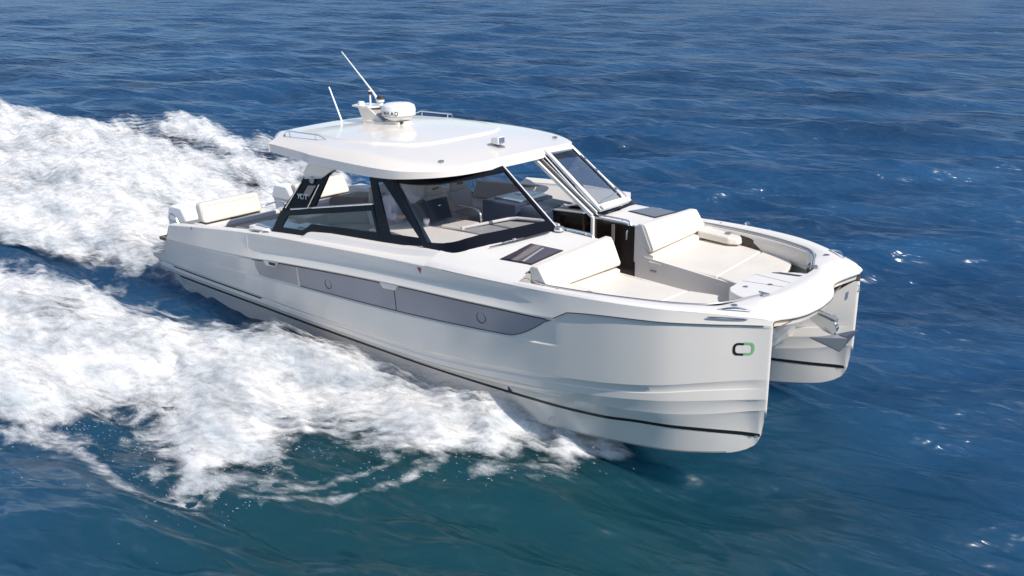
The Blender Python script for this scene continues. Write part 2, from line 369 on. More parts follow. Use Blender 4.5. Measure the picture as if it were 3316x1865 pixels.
# bridge deck underside between the hulls with its nose lip
P = []
for x in [11.07, 11.02, 10.95, 10.88, 10.8, 10.72, 10.6, 10.5, 10.4, 10.3, 10.1, 9.8, 9.3, 8, 5, 1, -.1]:
    P.append([(x - .22 * max(0, (abs(y) - .3)) ** 1.3 * max(0, 1 - (11.07 - x) / .9), y, ZT(x) + .05 * (1 - (y / 1.05) ** 2) + (.0 if x < 10.9 else .03)) for y in np.linspace(-1.12, 1.12, 15)])
v, f = gridf(P); obj('bridge_deck_underside', v, f, GEL, B)

# ------------------------------------------------------------------ deck mouldings
WGT = lambda y: float(np.interp(y, [1.5, 2.04], [1, 0]))
def zfd(x, y):
    y = abs(y); h = HB(x)
    if y > 1.9: return float(np.interp(y, [1.9, 1.97, h], [1.735, 1.705, ZG(x)]))
    return float(np.interp(y, [.40, 1.1, 1.5, 1.68, 1.8, 1.9], [1.93, 1.885, 1.865, 1.84, 1.785, 1.735])) - .045 * (x - 7.6) * WGT(y)
ARC = smooth([(6.50, 1.79, 0), (6.9, 1.81, 0), (7.12, 1.735, 0), (7.25, 1.57, 0), (7.42, 1.13, 0), (7.57, .7, 0), (7.66, .45, 0)], 6)
def arcx(y):
    ys = [p.y for p in ARC][::-1]; xs = [p.x for p in ARC][::-1]
    if y >= 1.80: return 6.9 - (min(y, 2.1) - 1.80) * .3
    pts = [(p.y, p.x) for p in ARC if p.x >= 6.9][::-1]
    return float(np.interp(y, [a for a, b in pts], [b for a, b in pts]))
mb = MB(); P = []
for y in [.42, .425, .5, .7, .9, 1.1, 1.3, 1.45, 1.58, 1.68, 1.74, 1.8, 1.85, 1.9, 1.94, 1.97, 2.005, 'h']:
    r = []
    for t in np.linspace(0, 1, 14):
        yy = 2.04 if y == 'h' else y
        x0 = arcx(yy) - .10; x1 = float(np.interp(yy, [.4, 1.7, 2.05], [8.36, 8.24, 8.24])); x = x0 + (x1 - x0) * t
        if y == 'h': yy = HB(x) - .012
        z = zfd(x, yy) if y != .42 else 1.0
        r.append((x, -yy, z + (-.012 if y == 'h' else 0)))
    P.append(r)
both('foredeck', gridf(P), DECKW, 40)
# side deck ledge and window coaming
ZCB = tab((2.9, 1.45), (3.6, 1.485), (3.87, 1.497), (3.90, 1.50), (4.04, 1.60), (5.5, 1.69), (6.6, 1.755), (7.0, 1.79))
mb = MB(); P = []
for x in [2.95, 3.3, 3.6, 3.86, 3.9, 3.95, 4.0, 4.04, 4.1, 4.5, 5, 5.5, 6, 6.4, 6.7, 6.9, 7.02]:
    h = HB(x); g = ZG(x); b = float(np.clip((x - 6.2) / .8, 0, 1)); zc = max(ZCB(x), g + .012)
    r = [(h - .012, g - .012), (h - .03, g + .003), (1.895, g + .014), (1.88, g + .024), (1.832, zc - .012), (1.815, zc), (1.72, zc)]
    P.append([(x, -y, z * (1 - b) + (zfd(x, y) if y < h - .02 else z) * b) for y, z in r])
both('side_deck', gridf(P), DECKW, 40)
mb = MB(); P = []
for x in [.13, .5, 1, 1.5, 2, 2.5, 2.97, 3.3]:
    h = HB(x); g = ZG(x); P.append([(x, -(h - .012), g - .012), (x, -(h - .03), g + .003), (x, -(h - .15), g + .004), (x, -(h - .17), g - .015), (x, -(h - .18), .70)])
both('cockpit_coaming', gridf(P), DECKW, 40)
mb = MB(); P = [[(x, -(HB(x) - .24), z) for z in (ZG(x) - .02, .72)] for x in (3.2, 4, 5, 6, 7, 7.6)]
both('cabin_lining', gridf(P), LGREY, 35)
# bow rim round the forward seating
RIM = [  # inner, crown, shoulder, lip
 ((8.20, 1.86, 1.66), (8.20, 1.95, 1.70), (8.20, HB(8.2) - .012, ZG(8.2) - .012), None),
 ((8.7, 1.85, 1.675), (8.7, 1.95, 1.71), None, None), ((9.26, 1.77, 1.685), (9.26, 1.87, 1.72), None, None), ((9.7, 1.66, 1.69), (9.72, 1.76, 1.725), None, None),
 ((10.02, 1.55, 1.69), (10.08, 1.65, 1.725), None, None), ((10.3, 1.41, 1.69), (10.38, 1.50, 1.725), None, None), ((10.46, 1.27, 1.69), (10.60, 1.36, 1.72), None, None),
 ((10.53, 1.12, 1.69), (10.76, 1.22, 1.71), None, None)]
mb = MB(); P = []
def rim_outer(x): return (x, HB(x) - .012, ZG(x) - .012)
outer_x = [8.2, 8.7, 9.26, 9.75, 10.15, 10.5, 10.78, 11.055]
for (i, c, s, l), ox in zip(RIM, outer_x):
    i, c, o = Vector(i), Vector(c), Vector(rim_outer(ox)); sh = c.lerp(o, .72); sh.z = c.z * .55 + o.z * .45 + .012
    P.append([Vector((i.x, i.y, 1.30)), i - Vector((0, 0, .03)), i, i.lerp(c, .5) + Vector((0, 0, .01)), c, c.lerp(o, .4) + Vector((0, 0, .006)), sh, o])
NOSE = [((10.57, 1.00, 1.69), (10.80, 1.06, 1.705), (11.03, 1.16, 1.655), (11.078, 1.195, 1.575)),
        ((10.62, .86, 1.69), (10.79, .90, 1.70), (10.90, .93, 1.64), (10.915, .95, 1.50)),
        ((10.68, .72, 1.69), (10.80, .72, 1.70), (10.90, .74, 1.63), (10.93, .75, 1.49)),
        ((10.72, .58, 1.69), (10.84, .56, 1.705), (10.97, .56, 1.64), (11.01, .57, 1.48)),
        ((10.73, .35, 1.69), (10.88, .33, 1.71), (11.03, .33, 1.65), (11.085, .33, 1.475)),
        ((10.73, .0, 1.69), (10.90, .0, 1.71), (11.05, .0, 1.65), (11.11, .0, 1.47))]
for i, c, s, l in NOSE:
    i, c, s, l = map(Vector, (i, c, s, l)); P.append([Vector((i.x, i.y, 1.30)), i - Vector((0, 0, .03)), i, i.lerp(c, .5), c, c.lerp(s, .55) + Vector((0, 0, .008)), s, l])
P = [smooth(r, 3) for r in zip(*P)]; P = list(zip(*P))
mb.add(*gridf(P)).mirror().build('bow_rim', DECKW, B, 50)
# lip return under the nose
lip = [Vector(n[3]) for n in NOSE]; lip = smooth(lip, 4)
full = [Vector((p.x, -p.y, p.z)) for p in lip] + [p for p in reversed(lip)][1:]
P = [[p, p + Vector((-.004, 0, -.018)), p + Vector((-.035, 0, -.035)), p + Vector((-.05, 0, -.10))] for p in full]
v, f = gridf(P); obj('nose_lip', v, f, GEL, B)
v, f = tubef([p + Vector((-.008, 0, -.024)) for p in full], .006, 5); obj('rub_strip', v, f, SEAM, B)
# soft gutter and grey rail channel inside the rim
ins = smooth([(8.40, 1.84, 1.69), (8.7, 1.835, 1.693), (9.26, 1.755, 1.70), (9.7, 1.645, 1.703), (10.0, 1.54, 1.703), (10.3, 1.395, 1.703), (10.44, 1.25, 1.703), (10.52, 1.10, 1.703), (10.62, .85, 1.705), (10.70, .64, 1.705)], 5)
for sg in (-1, 1):
    pts = [Vector((p.x, sg * p.y, p.z)) for p in ins]
    v, f = tubef(pts, .013, 6); obj('bow_rail', v, f, STEEL, B)
    v, f = tubef([p + Vector((-.02 if i > 30 else 0, -sg * .028, -.016)) for i, p in enumerate(pts)], .011 if sg < 0 else .008, 6); obj('rail_channel', v, f, SEAM if sg < 0 else LGREY, B)
    mb2 = MB(); P = []
    for i, p in enumerate(pts[:-6]):
        d = Vector((-.035, -sg * .03, 0)) if i > 30 else Vector((0, -sg * .05, 0)); P.append([p + d + Vector((0, 0, -.02)), p + d * 1.6 + Vector((0, 0, -.035)), p + d * 1.9 + Vector((0, 0, -.12)), p + d * 1.5 + Vector((0, 0, -.26))])
    v, f = gridf(P); obj('bow_side_padding', v, f, CUSH, B, 60)
    # fittings on the rim
    for n_, px, py in (('deck_filler_cap', 10.626, 1.218),):
        v, f = revf([(.0, 0), (.035, 0), (.035, .012), (.02, .016), (0, .014)], (px, sg * py, 1.708), 16); obj(n_, v, f, STEELD, B)
    for px, py in ((8.77, 1.915), (9.3, 1.86), (9.9, 1.73), (10.27, 1.57)):
        v, f = revf([(0, 0), (.012, 0), (.010, .005), (0, .006)], (px, sg * py, 1.712), 10); obj('deck_stud', v, f, STEELD, B)
    cl = smooth([(10.55, 1.455, 1.712), (10.66, 1.40, 1.74), (10.75, 1.34, 1.742), (10.84, 1.25, 1.705)], 5)
    v, f = tubef([(p.x, sg * p.y, p.z) for p in cl], [.006 + .007 * math.sin(math.pi * i / (len(cl) - 1)) for i in range(len(cl))], 6); obj('mooring_cleat', v, f, STEEL, B)
    ch = smooth([(10.50, 1.575, 1.655), (10.68, 1.47, 1.655), (10.86, 1.345, 1.645)], 6)
    v, f = tubef([(p.x, sg * p.y, p.z) for p in ch], [.003 + .006 * min(1, 3 * math.sin(math.pi * i / (len(ch) - 1))) for i in range(len(ch))], 6); obj('chafe_strip', v, f, STEEL, B)
v, f = tubef([(8.24, -1.905, 1.712), (8.27, -1.915, 1.735), (8.33, -1.905, 1.735), (8.36, -1.90, 1.714)], .009, 6); obj('fairlead', v, f, STEEL, B)
v, f = boxf((8.43, -1.88, 1.72), (.03, .02, .035), .005); obj('vent_stub', v, f, STEELD, B)
v, f = tubef([(11.085, 1.13, 1.43), (11.105, 1.13, 1.41), (11.105, 1.13, 1.36), (11.085, 1.13, 1.345)], .009, 6); obj('towing_eye', v, f, STEEL, B)

# ------------------------------------------------------------------ bow cockpit
v, f = boxf((8.2, 0, .98), (4.2, .84, .05), .004); obj('walkway_floor', v, f, LGREY, B)
v, f = prism([(8.3, -1.6), (10.1, -1.2), (10.2, -.4), (10.2, .4), (10.1, 1.2), (8.3, 1.6)], .92, .985, .004); obj('cockpit_floor', v, f, LGREY, B)
for sg in (-1, 1):
    base = [(8.46, .385), (9.90, .30), (10.10, .50), (10.30, 1.10), (10.05, 1.45), (9.6, 1.63), (9.2, 1.72), (8.46, 1.80)]
    v, f = prism([(x, sg * y) for x, y in base], .985, lambda x, y: 1.40 - .02 * (x - 8.5), .012); obj('seat_base', v, f, GEL, B)
    def ztc(x, y): return 1.462 + .045 * (abs(y) - .4) - .015 * (x - 8.6)
    aft = [(8.53, .37), (9.575, .36), (9.575, 1.60), (9.2, 1.70), (8.53, 1.77)]
    fr = [(9.59, .36), (9.91, .27), (9.985, .30), (10.08, .48), (10.165, .80), (10.19, 1.06), (10.12, 1.36), (10.0, 1.50), (9.8, 1.57), (9.59, 1.605)]
    for q in (aft, fr):
        v, f = prism([(x, sg * y) for x, y in q], lambda x, y: ztc(x, y) - .085, ztc, .022, 3); obj('seat_cushion', v, f, CUSH, B, 60)
    # reclined backrest
    def sec(y, top_z, tx, bz):
        return [(tx + .0, y, top_z - .035), (tx + .05, y, top_z), (tx + .13, y, top_z - .002), (tx + .165, y, top_z - .05), (tx + .285, y, bz + .03), (tx + .275, y, bz - .01), (tx + .2, y, bz - .03), (tx + .04, y, top_z - .2)]
    A = sec(sg * .385, 1.945, 8.32, 1.60); Bq = sec(sg * 1.74, 1.895, 8.30, 1.62); A2 = [(p[0] - .015, sg * 1.83, p[2] - .02 if p[2] > 1.7 else p[2]) for p in Bq]
    n = len(A); rows = [[tuple(np.array(a) * (1 - t) + np.array(b) * t) for a, b in zip(A, Bq)] for t in np.linspace(0, 1, 9)] + [A2]
    v, f = gridf(rows, False, True); f += [tuple(range(n)), tuple(range(len(v) - n, len(v)))]; v, f = bev(v, f, .014, 2)
    bk = obj('backrest', v, f, CUSH, B, 60)
    v, f = hexf([(8.30, sg * .383, 1.90), (8.42, sg * .383, 1.93), (8.57, sg * .383, 1.60), (8.52, sg * .383, 1.585), (8.40, sg * .383, 1.86), (8.33, sg * .383, 1.87)],
                [(8.30, sg * .372, 1.90), (8.42, sg * .372, 1.93), (8.57, sg * .372, 1.60), (8.52, sg * .372, 1.585), (8.40, sg * .372, 1.86), (8.33, sg * .372, 1.87)], .003); obj('end_trim', v, f, LGREY, bk)
    v, f = hexf([(8.28, sg * .39, 1.88), (8.33, sg * .39, 1.87), (8.50, sg * .39, 1.56), (8.60, sg * .39, 1.535), (8.60, sg * .39, 1.40), (8.28, sg * .39, 1.40)],
                [(8.28, sg * 1.8, 1.78), (8.33, sg * 1.8, 1.78), (8.50, sg * 1.8, 1.60), (8.645, sg * 1.74, 1.585), (8.645, sg * 1.74, 1.40), (8.28, sg * 1.8, 1.40)], .008); obj('backrest_ledge', v, f, GEL, B)
    v, f = hexf([(8.32, sg * .40, 1.87), (8.47, sg * .40, 1.50), (9.9, sg * .34, 1.40), (9.9, sg * .34, .98), (8.32, sg * .40, .98)], [(8.32, sg * .386, 1.87), (8.47, sg * .386, 1.50), (9.9, sg * .30, 1.40), (9.9, sg * .30, .98), (8.32, sg * .386, .98)], .004); obj('seat_side_panel', v, f, GEL, B)
    v, f = boxf((8.62, sg * .365, 1.33), (.10, .012, .018), .004); obj('courtesy_light', v, f, STEELD, B)
    v, f = boxf((9.555, sg * .34, 1.365), (.035, .03, .05), .008); obj('cushion_clip', v, f, STEELD, B)
    # side armrest pad with cup holder and dark locker opening
    v, f = hexf([(8.62, sg * 1.54, 1.545), (9.12, sg * 1.50, 1.53), (9.25, sg * 1.56, 1.53), (9.25, sg * 1.80, 1.53), (8.62, sg * 1.86, 1.545)],
                [(8.60, sg * 1.53, 1.66), (9.10, sg * 1.50, 1.635), (9.22, sg * 1.56, 1.625), (9.22, sg * 1.79, 1.63), (8.60, sg * 1.85, 1.67)], .03, 3); ar = obj('armrest', v, f, CUSH, B, 60)
    v, f = revf([(0, 0), (.045, 0), (.045, .006), (.03, .004), (0, .003)], (9.02, sg * 1.66, 1.648), 16); obj('cup_holder', v, f, STEELD, ar)
    v, f = hexf([(9.13, sg * 1.66, 1.49), (9.56, sg * 1.60, 1.49), (9.50, sg * 1.61, 1.60), (9.40, sg * 1.64, 1.635), (9.20, sg * 1.68, 1.65)],
                [(9.13, sg * 1.80, 1.49), (9.56, sg * 1.74, 1.49), (9.50, sg * 1.75, 1.60), (9.40, sg * 1.78, 1.635), (9.20, sg * 1.82, 1.65)], .01); obj('locker_opening', v, f, DARK, B)
# bow boarding step with its side openings
st = [(10.12, -.36), (10.10, .0), (10.12, .29), (10.30, .52), (10.55, .66), (10.74, .66), (10.78, .0), (10.74, -.62), (10.55, -.66), (10.36, -.60), (10.20, -.50)]
v, f = prism(st, 1.44, lambda x, y: 1.595 + .03 * max(0, x - 10.1) , .02, 3); step = obj('bow_step', v, f, DECKW, B)
v, f = prism([(10.15, .02), (10.16, .27), (10.62, .17), (10.66, .02)], 1.60, lambda x, y: 1.594 + .13 * max(0, x - 10.1), 0); 
v, f = tubef([(10.13, -.05, 1.596), (10.72, -.01, 1.614)], .003, 4); obj('lid_seam', v, f, SEAM, step)
v, f = tubef([(10.13, .29, 1.596), (10.72, .16, 1.614)], .003, 4); obj('lid_seam', v, f, SEAM, step)
for px, py in ((10.47, -.02), (10.27, -.25)):
    v, f = revf([(0, 0), (.03, 0), (.03, .008), (0, .010)], (px, py, 1.594 + .03 * (px - 10.1)), 14); obj('lid_latch', v, f, STEELD, step)
for sg in (-1, 1):
    v, f = hexf([(10.26, sg * .545, 1.52), (10.48, sg * .655, 1.56), (10.55, sg * .67, 1.60), (10.40, sg * .61, 1.47)], [(10.26, sg * .56, 1.52), (10.48, sg * .675, 1.56), (10.55, sg * .69, 1.60), (10.40, sg * .63, 1.47)], .003); obj('step_opening', v, f, DARK, step)
v, f = hexf([(10.26, .45, 1.596), (10.60, .47, 1.606), (10.62, .53, 1.606), (10.35, .52, 1.598)], [(10.26, .45, 1.606), (10.60, .47, 1.616), (10.62, .53, 1.616), (10.35, .52, 1.608)], .003); obj('step_opening', v, f, DARK, step)
for sg in (-1, 1):
    v, f = hexf([(10.60, sg * .60, 1.69), (10.76, sg * .64, 1.70), (10.71, sg * .72, 1.70)], [(10.60, sg * .60, 1.715), (10.76, sg * .64, 1.722), (10.71, sg * .72, 1.722)], .004); obj('rail_end_cap', v, f, STEELD, B)

# anchor on its roller under the nose
an = bpy.data.objects.new('anchor', None); COL.objects.link(an); an.parent = B
v, f = hexf([(10.98, -.05, 1.40), (11.27, -.05, 1.33), (11.31, -.05, 1.24), (11.28, -.05, 1.17), (11.16, -.05, 1.20), (11.0, -.05, 1.30)], [(10.98, -.038, 1.40), (11.27, -.038, 1.33), (11.31, -.038, 1.24), (11.28, -.038, 1.17), (11.16, -.038, 1.20), (11.0, -.038, 1.30)], .004); obj('roller_cheek', v, f, STEEL, an)
v, f = hexf([(10.98, .05, 1.40), (11.27, .05, 1.33), (11.31, .05, 1.24), (11.28, .05, 1.17), (11.16, .05, 1.20), (11.0, .05, 1.30)], [(10.98, .038, 1.40), (11.27, .038, 1.33), (11.31, .038, 1.24), (11.28, .038, 1.17), (11.16, .038, 1.20), (11.0, .038, 1.30)], .004); obj('roller_cheek', v, f, STEEL, an)
v, f = revf([(.0, -.036), (.05, -.036), (.035, 0), (.05, .036), (0, .036)], (11.25, 0, 1.27), 18, Vector((0, 1, 0))); obj('roller', v, f, STEELD, an)
v, f = hexf([(11.05, -.014, 1.42), (11.22, -.014, 1.39), (11.27, -.014, 1.41), (11.30, -.014, 1.36), (11.285, -.014, 1.22), (11.33, -.014, 1.13), (11.25, -.014, 1.14), (11.235, -.014, 1.24), (11.20, -.014, 1.34), (11.05, -.014, 1.375)],
            [(11.05, .014, 1.42), (11.22, .014, 1.39), (11.27, .014, 1.41), (11.30, .014, 1.36), (11.285, .014, 1.22), (11.33, .014, 1.13), (11.25, .014, 1.14), (11.235, .014, 1.24), (11.20, .014, 1.34), (11.05, .014, 1.375)], .004); obj('shank', v, f, STEEL, an)
for sg in (-1, 1):
    lo = [(11.10, sg * .245, 1.165), (11.30, sg * .02, 1.175), (11.44, sg * .02, 1.16), (11.365, sg * .008, .985)]
    if sg > 0: lo = [(11.47, .245, 1.20), (11.30, .02, 1.175), (11.40, .02, 1.16), (11.365, .008, .985)]
    v = lo + [(p[0] - .012, p[1], p[2] - .012) for p in lo]
    f = [(0, 1, 2), (0, 2, 3), (0, 3, 1), (4, 6, 5), (4, 7, 6), (0, 1, 5, 4), (0, 3, 7, 4), (1, 3, 2)]
    obj('fluke', v, f, FLUKE_LIT if sg < 0 else STEELD, an, 20)  # lit top worked into the paler starboard colour, port fluke in dark steel
v, f = tubef([(11.25, .0, 1.15), (11.36, .0, 1.13), (11.38, 0, 1.02)], [.03, .035, .01], 8); obj('fluke_rib', v, f, STEELD, an)

# ------------------------------------------------------------------ deck hatches, wipers, grab rails
for sg in (-1, 1):
    q = [(7.727, 1.715), (7.714, 1.102), (8.195, 1.056), (8.191, 1.673)]
    v, f = prism([(x, sg * y) for x, y in q], lambda x, y: zfd(x, y) + .003, lambda x, y: zfd(x, y) + .012, 0)
    h = obj('deck_hatch', v, f, SEAM, B)
    q2 = [(x + (.018 if x < 8 else -.018), sg * (y + (.018 if y < 1.3 else -.018))) for x, y in q]
    v, f = prism(q2, lambda x, y: zfd(x, y) + .010, lambda x, y: zfd(x, y) + .0155, 0); obj('hatch_glass', v, f, HATCH, h)
    if sg < 0:
        v, f = prism([(8.03, -1.66), (8.07, -1.66), (7.97, -1.15), (7.94, -1.15)], lambda x, y: zfd(x, y) + .0155, lambda x, y: zfd(x, y) + .0185, 0); obj('hatch_strut', v, f, GREY, h)
    wp = [(7.42, 1.56), (7.53, 1.20), (7.66, .66)]
    pts = [(x, sg * y, zfd(x, y) + .03) for x, y in wp]
    v, f = tubef(pts, [.006, .011, .012], 6); wi = obj('windscreen_wiper', v, f, SEAM, B)
    v, f = boxf((7.52, sg * 1.20, zfd(7.52, 1.2) + .05), (.03, .05, .03), .006); obj('wiper_pivot', v, f, STEEL, wi)
    v, f = boxf((7.49, sg * 1.32, zfd(7.5, 1.3) + .045), (.025, .14, .012), .004); obj('wiper_link', v, f, STEEL, wi)
    z0 = 1.955
    for k, yy in ((0, .435), (1, .405)):
        zz = z0 - k * .035
        pts = smooth([(7.64, sg * yy, zz - .03), (7.70, sg * yy, zz), (8.08, sg * yy, zz - .005), (8.17, sg * yy, zz - .02), (8.22, sg * yy, zz - .07)], 4)
        v, f = tubef(pts, .012, 8); rl = obj('walkway_grab_rail', v, f, STEEL, B)
    for xx in (7.78, 8.08):
        v, f = tubef([(xx, sg * .42, 1.90), (xx, sg * .42, 1.95)], .012, 6); obj('rail_post', v, f, STEEL, rl)
v, f = revf([(0, 0), (.075, .0), (.08, .02), (.06, .045), (0, .05)], (7.70, -.50, 1.935), 18); obj('round_drain_cap', v, f, STEEL, B)
# dark companion door folded against the port wall of the walkway
v, f = hexf([(7.60, .418, 1.90), (8.30, .418, 1.89), (8.29, .418, 1.05), (7.60, .418, 1.05)], [(7.60, .385, 1.90), (8.30, .385, 1.89), (8.29, .385, 1.05), (7.60, .385, 1.05)], .006); dr = obj('companion_door', v, f, DARK, B)
v, f = tubef([(8.19, .375, 1.83), (8.19, .36, 1.79), (8.185, .36, 1.70)], [.012, .016, .011], 8); obj('door_latch', v, f, STEEL, dr)
v, f = boxf((7.95, .382, 1.5), (.05, .006, .75), .002); obj('door_stile', v, f, TAUPE, dr)
v, f = hexf([(7.60, -.418, 1.90), (8.30, -.418, 1.89), (8.29, -.418, 1.0), (7.60, -.418, 1.0)], [(7.60, -.405, 1.90), (8.30, -.405, 1.89), (8.29, -.405, 1.0), (7.60, -.405, 1.0)], .004); obj('walkway_side_panel', v, f, LGREY, B)

# ------------------------------------------------------------------ roof
UP = [(2.80, 0), (2.76, .7), (2.68, 1.12), (2.70, 1.15), (3.02, 1.36), (3.1, 1.39), (4.0, 1.50), (4.9, 1.56), (5.5, 1.585), (5.85, 1.55), (6.15, 1.46), (6.38, 1.28), (6.50, 1.0), (6.56, .7), (6.59, .4), (6.60, 0)]
LO = [(2.74, 0), (2.70, .7), (2.58, 1.16), (2.60, 1.20), (2.99, 1.60), (3.06, 1.62), (3.8, 1.67), (4.25, 1.73), (5.2, 1.785), (5.75, 1.765), (6.10, 1.68), (6.42, 1.46), (6.60, 1.17), (6.67, .8), (6.70, .4), (6.71, 0)]
UNDER = [(2.88, 0), (2.86, .7), (2.74, 1.10), (2.76, 1.14), (3.06, 1.52), (3.12, 1.55), (3.9, 1.61), (4.25, 1.66), (5.2, 1.70), (5.72, 1.68), (6.04, 1.54), (6.34, 1.34), (6.50, 1.08), (6.56, .75), (6.59, .4), (6.60, 0)]
ZC_ = tab((2.6, 2.945), (4, 2.97), (5, 2.94), (6, 2.86), (6.54, 2.785))
def zroof(x, y): return ZC_(x) - float(np.interp(x, [4, 6.3], [.088, .045])) * (abs(y) / 1.5) ** 2.0
def zlo(x, y): return float(np.interp(x, [2.6, 3.0, 4.1, 5.6, 6.0, 6.67], [2.80, 2.79, 2.745, 2.722, 2.715, 2.725]))
def zun(x, y): return float(np.interp(x, [2.6, 3.9, 4.2, 5.3, 5.8, 6.67], [2.655, 2.60, 2.585, 2.565, 2.575, 2.635]))
def ring(pl): 
    s = smooth([(x, -y, 0) for x, y in pl], 4)
    return s
rings = []
up = ring(UP); lo = ring(LO); un = ring(UNDER)
for t in (0, .25, .5, .75, .92): rings.append([Vector((4.5 + (p.x - 4.5) * (t if t > 0 else 1e-3), p.y * (t if t > 0 else 1e-3), 0)) for p in up])
for r in rings:
    for p in r: p.z = zroof(p.x, p.y)
r_up = [Vector((p.x, p.y, zroof(p.x, p.y) - .006)) for p in up]; rings.append(r_up)
r_lo = [Vector((p.x, p.y, zlo(p.x, p.y))) for p in lo]
for t in (.35, .7, .93): rings.append([a.lerp(b, t) + Vector((0, 0, .016 * math.sin(math.pi * t))) for a, b in zip(r_up, r_lo)])
rings.append(r_lo); rings.append([Vector((p.x, p.y, (zlo(p.x, 0) * .18 + zun(p.x, 0) * .82))) for p in lo])
r_un = [Vector((p.x, p.y, zun(p.x, p.y))) for p in un]; rings.append(r_un)
rings.append([Vector((4.5 + (p.x - 4.5) * .01, p.y * .01, 2.64)) for p in un])
mb = MB(); mb.add(*gridf(rings)).mirror(); roof = mb.build('roof', GEL, B, 32)
pan = [(3.15, 1.10), (4.15, 1.30), (4.9, 1.22), (5.42, .98), (5.56, .72), (5.62, .38), (5.62, -.38), (5.56, -.72), (5.42, -.98), (4.9, -1.22), (4.15, -1.30), (3.15, -1.10)]
mb = MB(); n = len(pan); base = [Vector((x, y, zroof(x, y) - .01)) for x, y in pan]
ringsP = [base, [Vector((4.2 + (p.x - 4.2) * .975, p.y * .965, zroof(p.x, p.y) + .028)) for p in base]]
for t in (.8, .55, .3, .02): ringsP.append([Vector((4.2 + (p.x - 4.2) * t, p.y * t, zroof(4.2 + (p.x - 4.2) * t, p.y * t) + .030)) for p in base])
v, f = gridf(ringsP, False, True); obj('raised_roof_panel', v, f, GEL, roof, 12)
for sg in (-1, 1):
    # roof legs and the dark raked quarter panel
    v, f = hexf([(3.80, sg * 1.63, 2.43), (4.03, sg * 1.655, 2.66), (4.70, sg * 1.66, 2.61), (4.44, sg * 1.60, 2.53), (4.22, sg * 1.595, 2.405), (3.83, sg * 1.62, 2.355)],
                [(3.83, sg * 1.50, 2.43), (4.06, sg * 1.52, 2.66), (4.70, sg * 1.53, 2.61), (4.44, sg * 1.47, 2.53), (4.22, sg * 1.47, 2.405), (3.85, sg * 1.49, 2.355)], .012); leg = obj('roof_leg', v, f, GEL, B)
    if sg < 0:
        lo_ = [(3.80, sg * 1.615, 2.365), (4.22, sg * 1.58, 2.405), (4.40, sg * 1.575, 2.53), (4.06, sg * 1.665, 1.945), (3.98, sg * 1.675, 1.925), (3.27, sg * 1.70, 1.790)]
        q = lo_; v, f = hexf(q, [(p[0], p[1] - sg * .03, p[2]) for p in q], .004); qp = obj('quarter_panel', v, f, BLACK, B)
        e = .006
        v, f = hexf([(3.93, sg * (1.64 + e), 2.26), (4.10, sg * (1.625 + e), 2.28), (3.96, sg * (1.652 + e), 2.10), (3.80, sg * (1.655 + e), 2.10)], [(3.93, sg * (1.645 + e), 2.26), (4.10, sg * (1.63 + e), 2.28), (3.96, sg * (1.657 + e), 2.10), (3.80, sg * (1.66 + e), 2.10)], 0); obj('panel_window', v, f, TAUPE, qp)
        for a, b in (((3.77, 1.63, 2.30), (3.40, 1.69, 1.86)), ((4.16, 1.61, 2.30), (3.92, 1.67, 1.93))):
            v, f = tubef([(a[0], sg * (a[1] + .012), a[2]), (b[0], sg * (b[1] + .012), b[2])], .009, 6); obj('panel_rail', v, f, STEEL, qp)
        v, f = revf([(0, 0), (.055, 0), (.05, .015), (.03, .012), (0, .006)], (3.99, sg * 1.615, 2.345), 16, Vector((0, sg, .1))); obj('loudspeaker', v, f, GREY, qp)
        v, f = hexf([(3.84, sg * 1.63, 2.362), (4.21, sg * 1.60, 2.404), (4.21, sg * 1.60, 2.392), (3.84, sg * 1.63, 2.35)], [(3.84, sg * 1.64, 2.362), (4.21, sg * 1.61, 2.404), (4.21, sg * 1.61, 2.392), (3.84, sg * 1.64, 2.35)], 0); obj('light_strip', v, f, WHITE, qp)
        # letters Y, link ring, T on the panel
        def bar(a, b, w, m, nm='lettering'):
            a = np.array(a); b = np.array(b); d = (b - a) / np.linalg.norm(b - a); nn = np.array([-d[1], d[0]]) * w / 2
            pts = [a + nn, b + nn, b - nn, a - nn]
            fy = lambda x, z: sg * (1.705 - .16 * (z - 1.80) - .0 * x + .0)
            v = [(p[0], fy(*p) + sg * .012, p[1]) for p in pts]; obj(nm, v, [(0, 1, 2, 3)], m, qp, recalc=False)
        bar((3.68, 2.112), (3.715, 2.08), .016, WPAINT); bar((3.75, 2.118), (3.715, 2.08), .016, WPAINT); bar((3.715, 2.082), (3.708, 2.045), .016, WPAINT)
        for k in range(10):
            a0, a1 = 2 * math.pi * k / 10, 2 * math.pi * (k + 1) / 10
            bar((3.795 + .040 * math.cos(a0), 2.082 + .034 * math.sin(a0)), (3.795 + .040 * math.cos(a1), 2.082 + .034 * math.sin(a1)), .016, GREEN if math.cos((a0 + a1) / 2) > -.1 else WPAINT)
        bar((3.85, 2.116), (3.93, 2.122), .016, WPAINT); bar((3.89, 2.116), (3.882, 2.05), .016, WPAINT)
    # roof rails
    pts = [(3.02, sg * 1.33, zroof(3.05, 1.33)), (3.20, sg * 1.40, 2.965), (3.95, sg * 1.40, 2.965), (4.03, sg * 1.33, zroof(4.03, 1.33))]
    v, f = tubef(pts, .013, 8); rr = obj('roof_rail', v, f, STEEL, roof)
    for px in (3.24, 3.86):
        v, f = tubef([(px, sg * 1.40, 2.965), (px, sg * 1.38, zroof(px, 1.38) - .01)], .010, 6); obj('rail_stanchion', v, f, STEEL, rr)
    v, f = boxf((6.28, sg * 1.22, zroof(6.28, 1.22) + .012), (.05, .07, .03), .008); obj('navigation_light', v, f, STEELD, roof)
